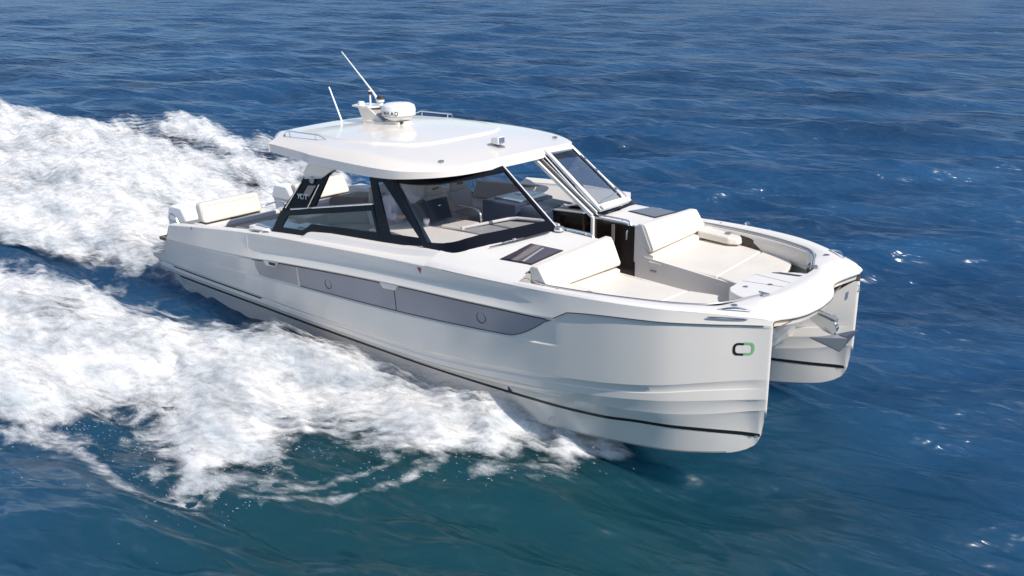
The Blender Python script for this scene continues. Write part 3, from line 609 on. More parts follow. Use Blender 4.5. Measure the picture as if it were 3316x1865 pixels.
# mast
mast = bpy.data.objects.new('radar_mast', None); COL.objects.link(mast); mast.parent = B; MA = mast
for a in (-1, 1):
    pl = [(3.55, 2.92), (3.88, 2.93), (3.98, 3.02), (3.68, 3.20), (3.40, 3.21)]
    v, f = hexf([(x, a * .17, z) for x, z in pl], [(x, a * .145, z) for x, z in pl], .006); obj('mast_side', v, f, GEL, MA)
v, f = hexf([(3.55, -.15, 2.92), (3.60, -.15, 2.92), (3.46, -.15, 3.21), (3.40, -.15, 3.21)], [(3.55, .15, 2.92), (3.60, .15, 2.92), (3.46, .15, 3.21), (3.40, .15, 3.21)], .004); obj('mast_back', v, f, GEL, MA)
v, f = hexf([(3.80, -.15, 2.95), (3.97, -.15, 2.985), (3.99, -.15, 3.01), (3.66, -.15, 3.19), (3.62, -.15, 3.19)], [(3.80, .15, 2.95), (3.97, .15, 2.985), (3.99, .15, 3.01), (3.66, .15, 3.19), (3.62, .15, 3.19)], .004); obj('mast_front', v, f, GREY, MA)
v, f = prism([(3.26, -.17), (3.68, -.20), (3.74, 0), (3.68, .20), (3.26, .17), (3.20, 0)], 3.205, 3.235, .012); obj('mast_platform', v, f, GEL, MA)
v, f = prism([(3.62, -.22), (4.02, -.25), (4.22, -.12), (4.22, .12), (4.02, .25), (3.62, .22)], lambda x, y: zroof(x, y) + .02, lambda x, y: zroof(x, y) + .06, .012); obj('mast_foot', v, f, GEL, MA)
v, f = revf([(0, 0), (.10, 0), (.20, .05), (.235, .075), (.24, .10), (.262, .105), (.268, .19), (.250, .25), (.19, .28), (0, .288)], (4.165, 0, 3.025), 40); rd = obj('radar_dome', v, f, WHITE, MA, 30)
v, f = revf([(.243, 0), (.263, .002), (.263, .007), (.243, .009)], (4.165, 0, 3.118), 40); obj('dome_seam', v, f, GREY, rd)
v, f = prism([(3.98, -.14), (4.30, -.14), (4.36, 0), (4.30, .14), (3.98, .14)], 2.98, 3.04, .02); obj('dome_base', v, f, GEL, MA)
v, f = boxf((4.33, -.10, 3.025), (.06, .04, .025), .004); obj('cable_plug', v, f, SEAM, MA)
def dome_text():
    glyph = {'W': [((0, 1), (.25, 0)), ((.25, 0), (.5, .8)), ((.5, .8), (.75, 0)), ((.75, 0), (1, 1))],
             'I': [((.5, 0), (.5, 1))], 'S': [((1, 1), (.1, 1)), ((.1, 1), (.1, .5)), ((.1, .5), (.9, .5)), ((.9, .5), (.9, 0)), ((.9, 0), (0, 0))], 'M': [((0, 0), (.12, 1)), ((.12, 1), (.5, .25)), ((.5, .25), (.88, 1)), ((.88, 1), (1, 0))],
             'R': [((0, 0), (0, 1)), ((0, 1), (.75, 1)), ((.75, 1), (.9, .78)), ((.9, .78), (.75, .52)), ((.75, .52), (0, .52)), ((.45, .52), (.95, 0))],
             'A': [((0, 0), (.5, 1)), ((.5, 1), (1, 0)), ((.2, .35), (.8, .35))], 'D': [((0, 0), (0, 1)), ((0, 1), (.6, 1)), ((.6, 1), (.95, .7)), ((.95, .7), (.95, .3)), ((.95, .3), (.6, 0)), ((.6, 0), (0, 0))]}
    R = .2695; mb = MB()
    s0 = math.radians(-129)                       # letters wrap round the starboard side of the drum
    for k, ch in enumerate('SIMRAD'):
        a0 = s0 + k * .262
        for (p, q) in glyph[ch]:
            p = np.array(p) * (.046, .052); q = np.array(q) * (.046, .052); d = (q - p) / (np.linalg.norm(q - p) + 1e-9); nn = np.array([-d[1], d[0]]) * .005
            q = q + d * .004; p = p - d * .004
            vs = []
            for c in (p + nn, q + nn, q - nn, p - nn):
                a = a0 + c[0] / R; vs.append((4.165 + R * math.cos(a), R * math.sin(a), 3.148 + c[1]))
            mb.add(vs, [(0, 1, 2, 3)])
    mb.build('lettering', LETTER, rd)
dome_text()
v, f = revf([(0, 0), (.055, 0), (.06, .02), (.05, .05), (0, .055)], (3.36, -.05, 3.235), 20); obj('satellite_puck', v, f, WHITE, MA)
v, f = revf([(0, 0), (.05, 0), (.05, .05), (.066, .055), (.066, .10), (.05, .11), (0, .11)], (3.72, .03, 3.235), 20); obj('light_pod', v, f, WHITE, MA)
v, f = revf([(0, 0), (.068, 0), (.06, .035), (0, .04)], (3.74, .03, 3.345), 20); obj('light_pod_cap', v, f, SEAM, MA)
v, f = tubef([(3.545, -.02, 3.235), (3.545, -.02, 3.44)], .016, 8); obj('anchor_light_post', v, f, WHITE, MA)
v, f = revf([(0, 0), (.028, 0), (.028, .045), (0, .05)], (3.545, -.02, 3.40), 12); obj('anchor_light', v, f, SEAM, MA)
v, f = revf([(0, 0), (.03, 0), (.03, .012), (0, .016)], (3.545, -.02, 3.45), 12); obj('anchor_light_cap', v, f, WHITE, MA)
v, f = tubef([(3.69, 0, 3.30), (3.66, 0, 3.37), (3.575, 0, 3.46), (2.90, 0, 4.035)], [.018, .020, .014, .008], 8); obj('whip_antenna', v, f, WHITE, MA)
v, f = tubef([(2.98, .55, 2.935), (2.96, .55, 3.0), (2.70, .55, 3.44)], [.014, .012, .010], 8)
a2 = [(3.02 + .0, -.02 + .0, 2.93)]
v, f = tubef([(2.90, -.10, 2.93), (2.885, -.10, 2.97), (2.61, -.08, 3.47)], [.02, .014, .011], 8); obj('stub_antenna', v, f, WHITE, B)
# search light
sl = bpy.data.objects.new('searchlight', None); COL.objects.link(sl); sl.parent = B
v, f = prism([(6.10, -.10), (6.30, -.08), (6.32, .03), (6.10, .06)], lambda x, y: zroof(x, y) - .005, lambda x, y: zroof(x, y) + .022, .006); obj('bracket', v, f, STEELD, sl)
v, f = hexf([(6.14, -.075, 2.875), (6.14, .055, 2.875), (6.14, .055, 2.955), (6.14, -.075, 2.955)], [(6.29, -.085, 2.865), (6.29, .065, 2.865), (6.29, .065, 2.98), (6.29, -.085, 2.98)], .02); obj('housing', v, f, WHITE, sl)
v, f = hexf([(6.288, -.07, 2.88), (6.288, .05, 2.88), (6.288, .05, 2.965), (6.288, -.07, 2.965)], [(6.297, -.07, 2.88), (6.297, .05, 2.88), (6.297, .05, 2.965), (6.297, -.07, 2.965)], .004); obj('lens', v, f, STEEL, sl)

# ------------------------------------------------------------------ glazing
YW = lambda z: 1.785 - .28 * (z - 1.5)
for sg in (-1, 1):
    fn = lambda x, z: (x, sg * YW(z), z)
    nr = (0, -sg, 0)
    def glz(name, poly, par):
        v = [(x, sg * (YW(z) - .013), z) for x, z in poly]; return obj(name, v, [tuple(range(len(v)))], GLASS, par, recalc=False)
    if sg < 0:
        H1 = [(3.343, 1.566), (3.452, 1.749), (5.282, 2.071), (5.449, 1.80), (4.035, 1.713), (3.865, 1.597)]
        v, f = holed([(3.10, 1.455), (3.87, 1.475), (4.03, 1.575), (5.575, 1.67), (5.30, 2.151), (3.27, 1.800)], [H1], fn, .028, nr); sw = obj('side_window', v, f, BLACK, B)
        glz('pane', H1, sw)
        v, f = tubef([(3.50, sg * (YW(1.86) + .0), 1.852), (5.30, sg * YW(2.16), 2.166)], .014, 6); obj('sill_trim', v, f, STEEL, sw)
        H2 = [(5.315, 2.445), (5.34, 2.462), (5.43, 2.472), (5.465, 2.45), (6.27, 1.865), (6.285, 1.850), (5.72, 1.819), (5.70, 1.83)]
        v, f = holed([(5.578, 1.665), (6.60, 1.73), (5.60, 2.60), (5.10, 2.60)], [H2], lambda x, z: (x, sg * (YW(z) + .002), z), .03, nr); sw = obj('side_window', v, f, BLACK, B)
        glz('pane', H2, sw)
    # raked windscreen
    bot = smooth([(6.50, 1.79, 0), (6.9, 1.81, 0), (7.12, 1.735, 0), (7.25, 1.57, 0), (7.42, 1.13, 0), (7.57, .7, 0), (7.66, .45, 0)], 6)
    for p in bot: p.z = zfd(p.x, p.y) - .005 if p.x > 6.95 else 1.73 + (p.x - 6.5) * .12
    top = smooth([(5.50, 1.47, 2.60), (5.9, 1.45, 2.60), (6.2, 1.37, 2.62), (6.40, 1.19, 2.64), (6.55, .9, 2.67), (6.63, .65, 2.69), (6.66, .45, 2.70)], 6)
    if sg > 0:
        bot = smooth([(6.5, 1.88, 1.74), (6.95, 1.94, 1.76), (7.25, 1.95, 1.785), (7.41, 1.84, 1.80), (7.50, 1.58, 1.84), (7.57, 1.13, 1.875), (7.62, .7, 1.91), (7.66, .45, 1.925)], 5)
        top = smooth([(5.5, 1.50, 2.60), (6.0, 1.53, 2.60), (6.35, 1.50, 2.62), (6.52, 1.36, 2.64), (6.60, 1.15, 2.66), (6.63, .85, 2.68), (6.65, .62, 2.69), (6.66, .45, 2.70)], 5)
    N = len(bot)
    def P_(i, t, off=0):
        p = bot[i].lerp(top[i], t); n_ = Vector((.62, .1 + .5 * max(0, 1 - i / 18), .6)).normalized(); p = p + n_ * off; return Vector((p.x, sg * p.y, p.z))
    TB = lambda i: .115 + .035 * min(1, i / 20); TT = .885
    mb = MB()
    def band(i0, i1, ta, tb):
        rows = []
        for i in range(i0, i1 + 1):
            a, b = ta(i), tb(i); rows.append([P_(i, a, .006), P_(i, (a + b) / 2, .006), P_(i, b, .006), P_(i, b, -.02), P_(i, a, -.02)])
        v, f = gridf(rows, False, True); mb.add(v, f)
    band(0, N - 1, lambda i: -.06, TB); band(0, N - 1, lambda i: TT, lambda i: 1.0)
    band(0, 2, TB, lambda i: TT); band(N - 3, N - 1, TB, lambda i: TT)
    ws = mb.build('windscreen', BLACK, B, 50)
    rows = [[P_(i, TB(i) + (TT - TB(i)) * t, -.004) for t in np.linspace(0, 1, 5)] for i in range(2, N - 2)]
    v, f = gridf(rows); obj('pane', v, f, GLASS if sg < 0 else GLASSC, ws, recalc=False)
    v, f = tubef([P_(N - 1, t, .005) for t in (-.01, 1.0)], .010, 6); obj('edge_trim', v, f, WHITE, ws)
# framed opening pane swung over the port windscreen
A_, B_, C_, D_ = Vector((7.66, .47, 1.985)), Vector((7.72, 1.10, 2.005)), Vector((6.74, 1.02, 2.74)), Vector((6.66, .47, 2.74))
n_ = (B_ - A_).cross(D_ - A_).normalized()
if n_.z < 0: n_ = -n_
def pl(u, w, o=0): return A_.lerp(B_, u).lerp(D_.lerp(C_, u), w) + n_ * o
ow = bpy.data.objects.new('opening_windscreen', None); COL.objects.link(ow); ow.parent = B
mb = MB()
for (u0, u1, w0, w1) in ((0, .09, 0, 1), (.91, 1, 0, 1), (.09, .91, 0, .085), (.09, .91, .94, 1)):
    v, f = hexf([pl(u0, w0), pl(u1, w0), pl(u1, w1), pl(u0, w1)], [pl(u0, w0, .04), pl(u1, w0, .04), pl(u1, w1, .04), pl(u0, w1, .04)], .006); mb.add(v, f)
mb.build('frame', WHITE, ow)
obj('pane', [pl(.09, .085, .02), pl(.91, .085, .02), pl(.91, .94, .02), pl(.09, .94, .02)], [(0, 1, 2, 3)], GLASSC, ow, recalc=False)
v, f = hexf([pl(.03, -.01, .045), pl(.99, -.01, .045), pl(.99, .05, .05), pl(.03, .05, .05)], [pl(.03, -.01, .085), pl(.99, -.01, .085), pl(.99, .05, .085), pl(.03, .05, .085)], .012); obj('bottom_rail', v, f, WHITE, ow)
v, f = tubef([pl(.84, .10, .07), pl(.86, .80, .07)], .010, 6); obj('gas_strut', v, f, STEEL, ow)
v, f = tubef([pl(.12, .10, .06), pl(.90, .16, .06)], .009, 6); obj('gas_strut', v, f, STEEL, ow)
for u, w in ((.92, .75), (.92, .55), (.93, .22)):
    c = pl(u, w, .05); v, f = boxf(c, (.05, .03, .035), .006); obj('catch', v, f, STEEL, ow)
# centre door frame, port side: white jambs with a dark track between
D0, D1 = Vector((7.62, .40, 1.95)), Vector((6.56, .40, 2.66))
jamb = bpy.data.objects.new('door_frame', None); COL.objects.link(jamb); jamb.parent = B
def barx(a, b, w, h, m, nm, bevw=.006):
    t = (b - a).normalized(); s = Vector((0, 1, 0)); u = t.cross(s).normalized()
    lo = [a + s * w / 2 + u * h / 2, a - s * w / 2 + u * h / 2, a - s * w / 2 - u * h / 2, a + s * w / 2 - u * h / 2]; v, f = hexf(lo, [p + (b - a) for p in lo], bevw); return obj(nm, v, f, m, jamb)
o1 = Vector((0, -.055, .0)); barx(D0 + o1, D1 + o1, .04, .05, WHITE, 'jamb'); barx(D0, D1, .045, .04, SEAM, 'track', .002)
o2 = Vector((0, .05, .02)); barx(D0 + o2, D1 + o2, .03, .05, WHITE, 'jamb'); barx(D0 + Vector((.0, .012, .03)), D1 + Vector((0, .012, .03)), .012, .02, STEEL, 'track', .002)
v, f = hexf([(7.60, .34, 1.96), (7.64, .34, 1.93), (7.64, .34, 1.05), (7.60, .34, 1.05)], [(7.60, .385, 1.96), (7.64, .385, 1.93), (7.64, .385, 1.05), (7.60, .385, 1.05)], .006); obj('jamb', v, f, WHITE, jamb)
v, f = boxf((7.30, .35, 2.17), (.22, .03, .03), .006, Matrix.Rotation(math.radians(34), 3, 'Y')); obj('closer', v, f, STEELD, jamb)
v, f = tubef([(6.64, -.45, 2.70), (6.60, .0, 2.70), (6.60, .42, 2.69)], .02, 6); obj('head_rail', v, f, WHITE, jamb)
v, f = tubef([(6.55, -.45, 2.63), (6.52, .40, 2.63)], .012, 6); obj('head_rail', v, f, LGREY, jamb)

# ------------------------------------------------------------------ cabin
v, f = boxf((3.6, 0, .78), (8.1, 3.5, .06), .004); obj('cabin_floor', v, f, FLOOR, B)
v, f = prism([(5.20, -1.62), (5.24, -1.36), (5.36, -1.02), (6.82, -.90), (7.30, -.94), (7.24, -1.45), (7.05, -1.66), (6.8, -1.70), (5.6, -1.70)], 1.76, 1.795, .008); obj('side_shelf', v, f, DECKW, B)
v, f = prism([(5.20, 1.84), (5.30, 1.50), (5.9, 1.12), (7.05, 1.0), (7.52, .98), (7.46, 1.30), (7.38, 1.66), (7.25, 1.86), (5.6, 1.90)], lambda x, y: 1.80 + .12 * (y - 1), lambda x, y: 1.86 + .13 * (y - 1), .008); obj('side_shelf', v, f, DECKW, B)
v, f = prism([(6.30, -.92), (6.52, -.13), (6.98, .02), (7.45, -.10), (7.62, -.45), (7.36, -.96), (6.84, -.905)], 1.70, lambda x, y: 1.81 + .06 * max(0, (x - 6.9)), .012); ds = obj('dashboard', v, f, GREY, B)
v, f = tubef([(6.30, -.90, 1.83), (6.50, -.14, 1.84), (6.60, -.06, 1.85), (6.98, .01, 1.86), (7.40, -.12, 1.88)], .022, 8); obj('dash_edge', v, f, LGREY, ds)
hc = bpy.data.objects.new('helm_console', None); COL.objects.link(hc); hc.parent = B
v, f = hexf([(5.46, -1.17, 2.085), (5.59, -.44, 2.105), (5.68, -.44, 1.80), (5.70, -1.17, 1.86)], [(5.36, -1.17, 2.05), (5.49, -.44, 2.07), (5.45, -.44, 1.80), (5.45, -1.17, 1.86)], .012); obj('instrument_hood', v, f, BLACK, hc)
v, f = hexf([(5.545, -.98, 2.005), (5.60, -.62, 2.02), (5.603, -.62, 2.012), (5.548, -.98, 1.995)], [(5.575, -.98, 2.0), (5.63, -.62, 2.015), (5.633, -.62, 2.007), (5.578, -.98, 1.99)], 0); obj('hood_trim', v, f, STEEL, hc)
v, f = prism([(5.40, -1.25), (5.55, -.35), (6.22, -.42), (6.32, -.90), (5.75, -1.02)], 1.0, 1.775, .02); obj('console_body', v, f, GREY, hc)
v, f = prism([(5.95, -.95), (6.02, -.52), (6.28, -.50), (6.33, -.90)], 1.775, 1.835, .02); obj('console_locker', v, f, GEL, hc)
v, f = tubef(smooth([(5.75, -.43, 1.99), (6.05, -.44, 2.0), (6.26, -.49, 1.98), (6.31, -.50, 1.90), (6.31, -.49, 1.78)], 4), .016, 8); obj('grab_rail', v, f, STEEL, hc)
v, f = tubef([(5.42 + .05 * math.sin(a), -.85 + .17 * math.cos(a), 1.93 + .17 * math.sin(a)) for a in np.linspace(0, 2 * math.pi, 20, endpoint=False)], .012, 6, True); obj('steering_wheel', v, f, SEAM, hc)
for sy, sx, zt in ((-1.06, 4.90, 2.27), (.02, 4.92, 2.17), (.57, 4.92, 2.16)):
    hs = bpy.data.objects.new('helm_seat', None); COL.objects.link(hs); hs.parent = B
    def slab(x0, x1, z0, z1, w0, w1, t, m, nm, bv=.03):
        v, f = hexf([(x0, sy - w0, z0), (x0, sy + w0, z0), (x0 - t, sy + w0, z0), (x0 - t, sy - w0, z0)], [(x1, sy - w1, z1), (x1, sy + w1, z1), (x1 - t, sy + w1, z1), (x1 - t, sy - w1, z1)], bv, 3); return obj(nm, v, f, m, hs, 60)
    slab(sx + .04, sx - .03, zt - .54, zt - .22, .23, .25, .11, TAUPEL, 'backrest'); hd = slab(sx - .03, sx - .05, zt - .235, zt, .19, .15, .10, TAUPEL, 'headrest', .04)
    v, f = boxf((sx - .035, sy, zt - .12), (.03, .12, .028), .008); obj('headrest_slot', v, f, SEAM, hd)
    v, f = boxf((sx + .22, sy, zt - .60), (.48, .48, .13), .04, None, 3); obj('seat', v, f, TAUPE, hs, 60)
    v, f = boxf((sx + .15, sy, 1.15), (.24, .30, .74), .03); obj('pedestal', v, f, GREY, hs)
v, f = hexf([(4.45, 1.26, 1.62), (5.75, 1.36, 1.68), (5.80, 1.60, 1.68), (4.45, 1.60, 1.62)], [(4.50, 1.34, 1.90), (5.55, 1.42, 1.955), (5.85, 1.62, 1.93), (4.45, 1.62, 1.90)], .05, 3); obj('sofa_backrest', v, f, TAUPE, B, 60)
v, f = boxf((4.9, 1.08, 1.55), (1.3, .55, .16), .05, None, 3); obj('sofa_seat', v, f, TAUPEL, B, 60)
gl = bpy.data.objects.new('galley_unit', None); COL.objects.link(gl); gl.parent = B
v, f = prism([(5.78, .10), (6.44, .10), (6.46, .95), (5.84, 1.0)], .82, 1.985, .03); obj('cabinet', v, f, NAVY, gl)
v, f = prism([(5.86, .28), (6.38, .26), (6.40, .90), (5.92, .94)], 1.987, 2.005, .008); obj('counter', v, f, BLUEG, gl)
v, f = prism([(5.98, .62), (6.28, .62), (6.28, .86), (5.98, .86)], 2.006, 2.012, .0); obj('sink', v, f, STEELD, gl)
v, f = prism([(6.52, .08), (6.98, .10), (7.0, .80), (6.52, .85)], .82, 1.98, .07, 4); obj('cabinet', v, f, NAVY, gl)
v, f = prism([(7.0, .30), (7.49, .31), (7.50, .40), (7.50, .95), (7.0, .95)], 1.05, lambda x, y: 1.93 + .04 * (x - 6.8), .02); obj('entry_cabinet', v, f, DARK, gl)
v, f = prism([(6.99, .27), (7.52, .28), (7.53, .98), (6.99, .98)], lambda x, y: 1.945 + .04 * (x - 6.8), lambda x, y: 1.965 + .04 * (x - 6.8), .006); obj('cabinet_top', v, f, GREY, gl)
v, f = prism([(7.04, .40), (7.36, .41), (7.38, .86), (7.04, .86)], lambda x, y: 1.966 + .04 * (x - 6.8), lambda x, y: 1.972 + .04 * (x - 6.8), 0); obj('cooktop', v, f, DARK, gl)
v, f = prism([(4.55, -1.30), (5.25, -1.10), (5.25, -.95), (4.55, -.95)], .82, 1.70, .02); 
# aft cabin seat and counter by the starboard window
v, f = hexf([(3.72, -1.22, 1.55), (4.45, -1.02, 1.62), (4.45, -.45, 1.62), (3.72, -.62, 1.55)], [(3.78, -1.20, 1.99), (4.45, -1.0, 2.02), (4.45, -.5, 2.02), (3.80, -.62, 1.99)], .07, 3); obj('aft_seat_backrest', v, f, TAUPE, B, 60)
v, f = prism([(3.3, -1.70), (5.2, -1.70), (5.2, -1.25), (3.3, -1.25)], .82, 1.52, .015); sc = obj('side_counter', v, f, LGREY, B)
v, f = prism([(3.32, -1.68), (4.0, -1.68), (4.0, -1.28), (3.32, -1.28)], 1.523, 1.54, .004); obj('counter_top', v, f, BLUEG, sc)
for k in range(3):
    v, f = revf([(0, 0), (.042, 0), (.042, .005), (0, .004)], (3.52 + .10 * k, -1.55, 1.5405), 14); obj('cup_holder', v, f, SEAM, sc)
v, f = prism([(4.05, -1.66), (5.1, -1.66), (5.1, -1.62), (4.05, -1.62)], 1.523, 1.70, .01); obj('window_ledge', v, f, DECKW, sc)
# cockpit seating aft
for sg in (-1, 1):
    v, f = hexf([(.68, sg * .42, 1.225), (.91, sg * .42, 1.215), (.91, sg * 1.61, 1.205), (.68, sg * 1.61, 1.215)], [(.58, sg * .41, 1.52), (.77, sg * .40, 1.545), (.77, sg * 1.59, 1.55), (.58, sg * 1.58, 1.53)], .07, 5); bo = obj('bolster_cushion', v, f, CREAM, B, 60)
    v, f = tubef([(.796, sg * .46, 1.485), (.796, sg * 1.54, 1.49), (.83, sg * 1.585, 1.38)], .004, 5); obj('piping', v, f, TAUPEL, bo)
    v, f = prism([(.62, sg * .22), (1.0, sg * .22), (1.0, sg * 1.66), (.62, sg * 1.66)], 1.12, 1.20, .02); obj('bench_top', v, f, DECKW, B)
    v, f = prism([(1.0, sg * .10), (1.45, sg * .10), (1.45, sg * 1.68), (1.0, sg * 1.68)], .82, 1.06, .04, 3); obj('bench_seat', v, f, TAUPE, B, 60)
    v, f = hexf([(.98, sg * .1, 1.0), (1.03, sg * .1, 1.0), (1.03, sg * 1.66, 1.0), (.98, sg * 1.66, 1.0)], [(.95, sg * .1, 1.13), (1.0, sg * .1, 1.13), (1.0, sg * 1.66, 1.13), (.95, sg * 1.66, 1.13)], .01); obj('bench_back', v, f, TAUPEL, B)
    v, f = hexf([(.70, sg * .5, 1.198), (.92, sg * .5, 1.198), (.92, sg * 1.6, 1.198), (.70, sg * 1.6, 1.198)], [(.70, sg * .5, 1.214), (.92, sg * .5, 1.214), (.92, sg * 1.6, 1.214), (.70, sg * 1.6, 1.214)], .003); obj('hinge_bar', v, f, SEAM, B)
v, f = tubef(smooth([(.66, -.26, 1.12), (.66, -.24, 1.24), (.66, .16, 1.25), (.66, .20, 1.12)], 4), .016, 8); obj('transom_handrail', v, f, STEEL, B)
v, f = prism([(.45, -1.75), (.62, -1.75), (.62, 1.75), (.45, 1.75)], .4, 1.10, .03); obj('transom', v, f, GEL, B)
v, f = hexf([(1.7, -1.62, .84), (2.6, -1.62, .84), (2.6, -.9, .84), (1.7, -.9, .84)], [(1.75, -1.60, 1.30), (2.55, -1.62, 1.36), (2.5, -1.0, 1.36), (1.78, -.95, 1.30)], .06, 3); obj('side_seat', v, f, TAUPE, B, 60)
v, f = prism([(2.45, -1.76), (3.25, -1.76), (3.25, -1.22), (2.45, -1.22)], .82, 1.46, .02); wb = obj('wet_bar', v, f, DECKW, B)
v, f = prism([(2.55, -1.70), (3.22, -1.70), (3.22, -1.26), (2.55, -1.26)], 1.462, 1.475, .003); obj('counter_top', v, f, BLUEG, wb)
v, f = tubef([(2.447, -1.76, 1.38), (2.447, -1.23, 1.38)], .004, 4); obj('drawer_seam', v, f, SEAM, wb)
v, f = prism([(2.62, -1.88), (3.02, -1.89), (3.02, -1.76), (2.70, -1.75)], lambda x, y: ZG(x) + .01, lambda x, y: ZG(x) + .05, .012); obj('boarding_gate_cap', v, f, DECKW, B)
v, f = prism([(2.72, -1.90), (2.96, -1.905), (2.96, -1.86), (2.76, -1.855)], lambda x, y: ZG(x) + .022, lambda x, y: ZG(x) + .030, .0); obj('mooring_cleat', v, f, STEELD, B)
v, f = tubef([(3.02, -1.90, 1.46), (3.07, -1.90, 1.49), (3.13, -1.89, 1.49), (3.17, -1.88, 1.47)], .011, 6); obj('mooring_cleat', v, f, STEELD, B)
v, f = prism([(1.2, 1.30), (3.9, 1.36), (3.9, 1.62), (1.2, 1.62)], .82, 1.42, .04, 3); obj('port_bench', v, f, LGREY, B, 60)
v, f = hexf([(2.0, 1.48, 1.36), (3.8, 1.50, 1.42), (3.8, 1.64, 1.42), (2.0, 1.64, 1.36)], [(2.0, 1.52, 1.58), (3.8, 1.54, 1.66), (3.8, 1.66, 1.66), (2.0, 1.66, 1.58)], .04, 3); obj('bench_back', v, f, TAUPEL, B, 60)
for sg in (-1, 1):
    pts = smooth([(.02, sg * 1.66, .62), (-.10, sg * 1.68, .95), (-.13, sg * 1.68, 1.20), (-.08, sg * 1.67, 1.265), (.04, sg * 1.66, 1.22), (.12, sg * 1.66, 1.10)], 5)
    v, f = tubef(pts, .016, 8); obj('boarding_rail', v, f, STEEL, B)
    v, f = tubef(smooth([(.40, sg * 1.62, 1.10), (.42, sg * 1.62, 1.165), (.72, sg * 1.62, 1.20), (.76, sg * 1.62, 1.13)], 4), .013, 8); obj('gunwale_handle', v, f, STEEL, B)
    v, f = prism([(-.64, sg * 1.35), (-.2, sg * 1.35), (-.2, sg * 1.76), (-.64, sg * 1.76)], lambda x, y: ZTOP(x) + .002, lambda x, y: ZTOP(x) + .012, .003); obj('platform_tread', v, f, GREY, B)
    # outboard engine
    en = bpy.data.objects.new('outboard_engine', None); COL.objects.link(en); en.parent = B
    y0 = sg * 1.16
    lo = [(-.82, y0 - .20, .98), (-.10, y0 - .20, .98), (-.05, y0 - .10, .98), (-.05, y0 + .10, .98), (-.10, y0 + .20, .98), (-.82, y0 + .20, .98), (-.88, y0 + .1, .98), (-.88, y0 - .1, .98)]
    hi = [(-.76, y0 - .16, 1.255), (-.36, y0 - .17, 1.255), (-.14, y0 - .09, 1.15), (-.14, y0 + .09, 1.15), (-.36, y0 + .17, 1.255), (-.76, y0 + .16, 1.255), (-.83, y0 + .08, 1.22), (-.83, y0 - .08, 1.22)]
    v, f = hexf(lo, hi, .035, 3); obj('cowling', v, f, WHITE, en, 40)
    v, f = hexf([(-.70, y0 - .10, .05), (-.35, y0 - .10, .05), (-.35, y0 + .10, .05), (-.70, y0 + .10, .05)], [(-.80, y0 - .18, .98), (-.12, y0 - .18, .98), (-.12, y0 + .18, .98), (-.80, y0 + .18, .98)], .03); obj('leg', v, f, WHITE, en)
    v, f = boxf((-.18, y0, .62), (.30, .26, .40), .02); obj('bracket', v, f, STEELD, en)
    v, f = revf([(0, 0), (.07, .05), (.08, .3), (.05, .42), (0, .44)], (-.72, y0, -.22), 14, Vector((1, 0, 0))); obj('gearcase', v, f, WHITE, en)
# port side posts seen through the cabin
for px in (4.15, 4.45):
    v, f = tubef([(px, 1.66, 1.72), (px - .02, 1.60, 2.20)], .02, 8); obj('cabin_grab_post', v, f, STEEL, B)

# ------------------------------------------------------------------ things aboard
def thing(name, lab, cat, loc=None):
    e = bpy.data.objects.new(name, None); COL.objects.link(e); e.matrix_world = BOAT @ Matrix.Translation(Vector(loc or (0, 0, 0))); label(e, lab, cat); return e
cup = thing('cup', 'small round white cup standing on the starboard shelf below the dark helm hood', 'cup', (5.72, -1.00, 1.796))
v, f = revf([(0, 0), (.035, 0), (.038, .012), (.022, .02), (.045, .045), (.048, .095), (.040, .10), (.038, .06), (0, .055)], (0, 0, 0), 18); obj('cup_body', v, f, WHITE, cup)
pp = thing('paper_sheets', 'loose white paper sheets lying on the dark cabinet inside the open windscreen', 'paper', (0, 0, 0))
for k, (cx, cy, a) in enumerate(((7.10, .55, .3), (7.22, .62, -.2), (7.15, .72, .9))):
    n = 6; rows = []
    for i in range(n):
        r = []
        for j in range(4):
            u, w = (i / (n - 1) - .5) * .26, (j / 3 - .5) * .18; x = cx + u * math.cos(a) - w * math.sin(a); y = cy + u * math.sin(a) + w * math.cos(a)
            r.append((x, y, 1.99 + .012 * k + .04 * (x - 7) + .014 * math.sin(u * 24 + k)))
        rows.append(r)
    v, f = gridf(rows); obj('sheet', v, f, TOWELM, pp, recalc=False)

def skin(name, chains, m, parent, sub=2):
    verts, edges, rad = [], [], []; idx = {}
    for ch in chains:
        prev = None
        for p, r in ch:
            key = tuple(round(c, 4) for c in p)
            if key not in idx: idx[key] = len(verts); verts.append(p); rad.append(r)
            if prev is not None and prev != idx[key]: edges.append((prev, idx[key]))
            prev = idx[key]
    me = bpy.data.meshes.new(name); me.from_pydata(verts, edges, []); o = bpy.data.objects.new(name, me); COL.objects.link(o); o.parent = parent
    md = o.modifiers.new('skin', 'SKIN'); md.use_smooth_shade = True
    for sv, r in zip(me.skin_vertices[0].data, rad): sv.radius = (r, r)
    me.skin_vertices[0].data[0].use_root = True
    s_ = o.modifiers.new('sub', 'SUBSURF'); s_.levels = s_.render_levels = sub; me.materials.append(m); return o
pr = thing('person', 'person in pale lilac shirt and light blue trousers seated at the helm behind the glass', 'person', (5.16, -1.07, 1.66))
hip, chest, neck = (0, 0, .04), (.02, 0, .38), (.03, 0, .56)
ch = [[(hip, .13), ((.01, 0, .20), .125), (chest, .14), (neck, .055), ((.045, 0, .64), .06), ((.05, 0, .72), .088), ((.045, 0, .80), .080)], [((.05, 0, .72), .088), ((.135, 0, .715), .018)]]
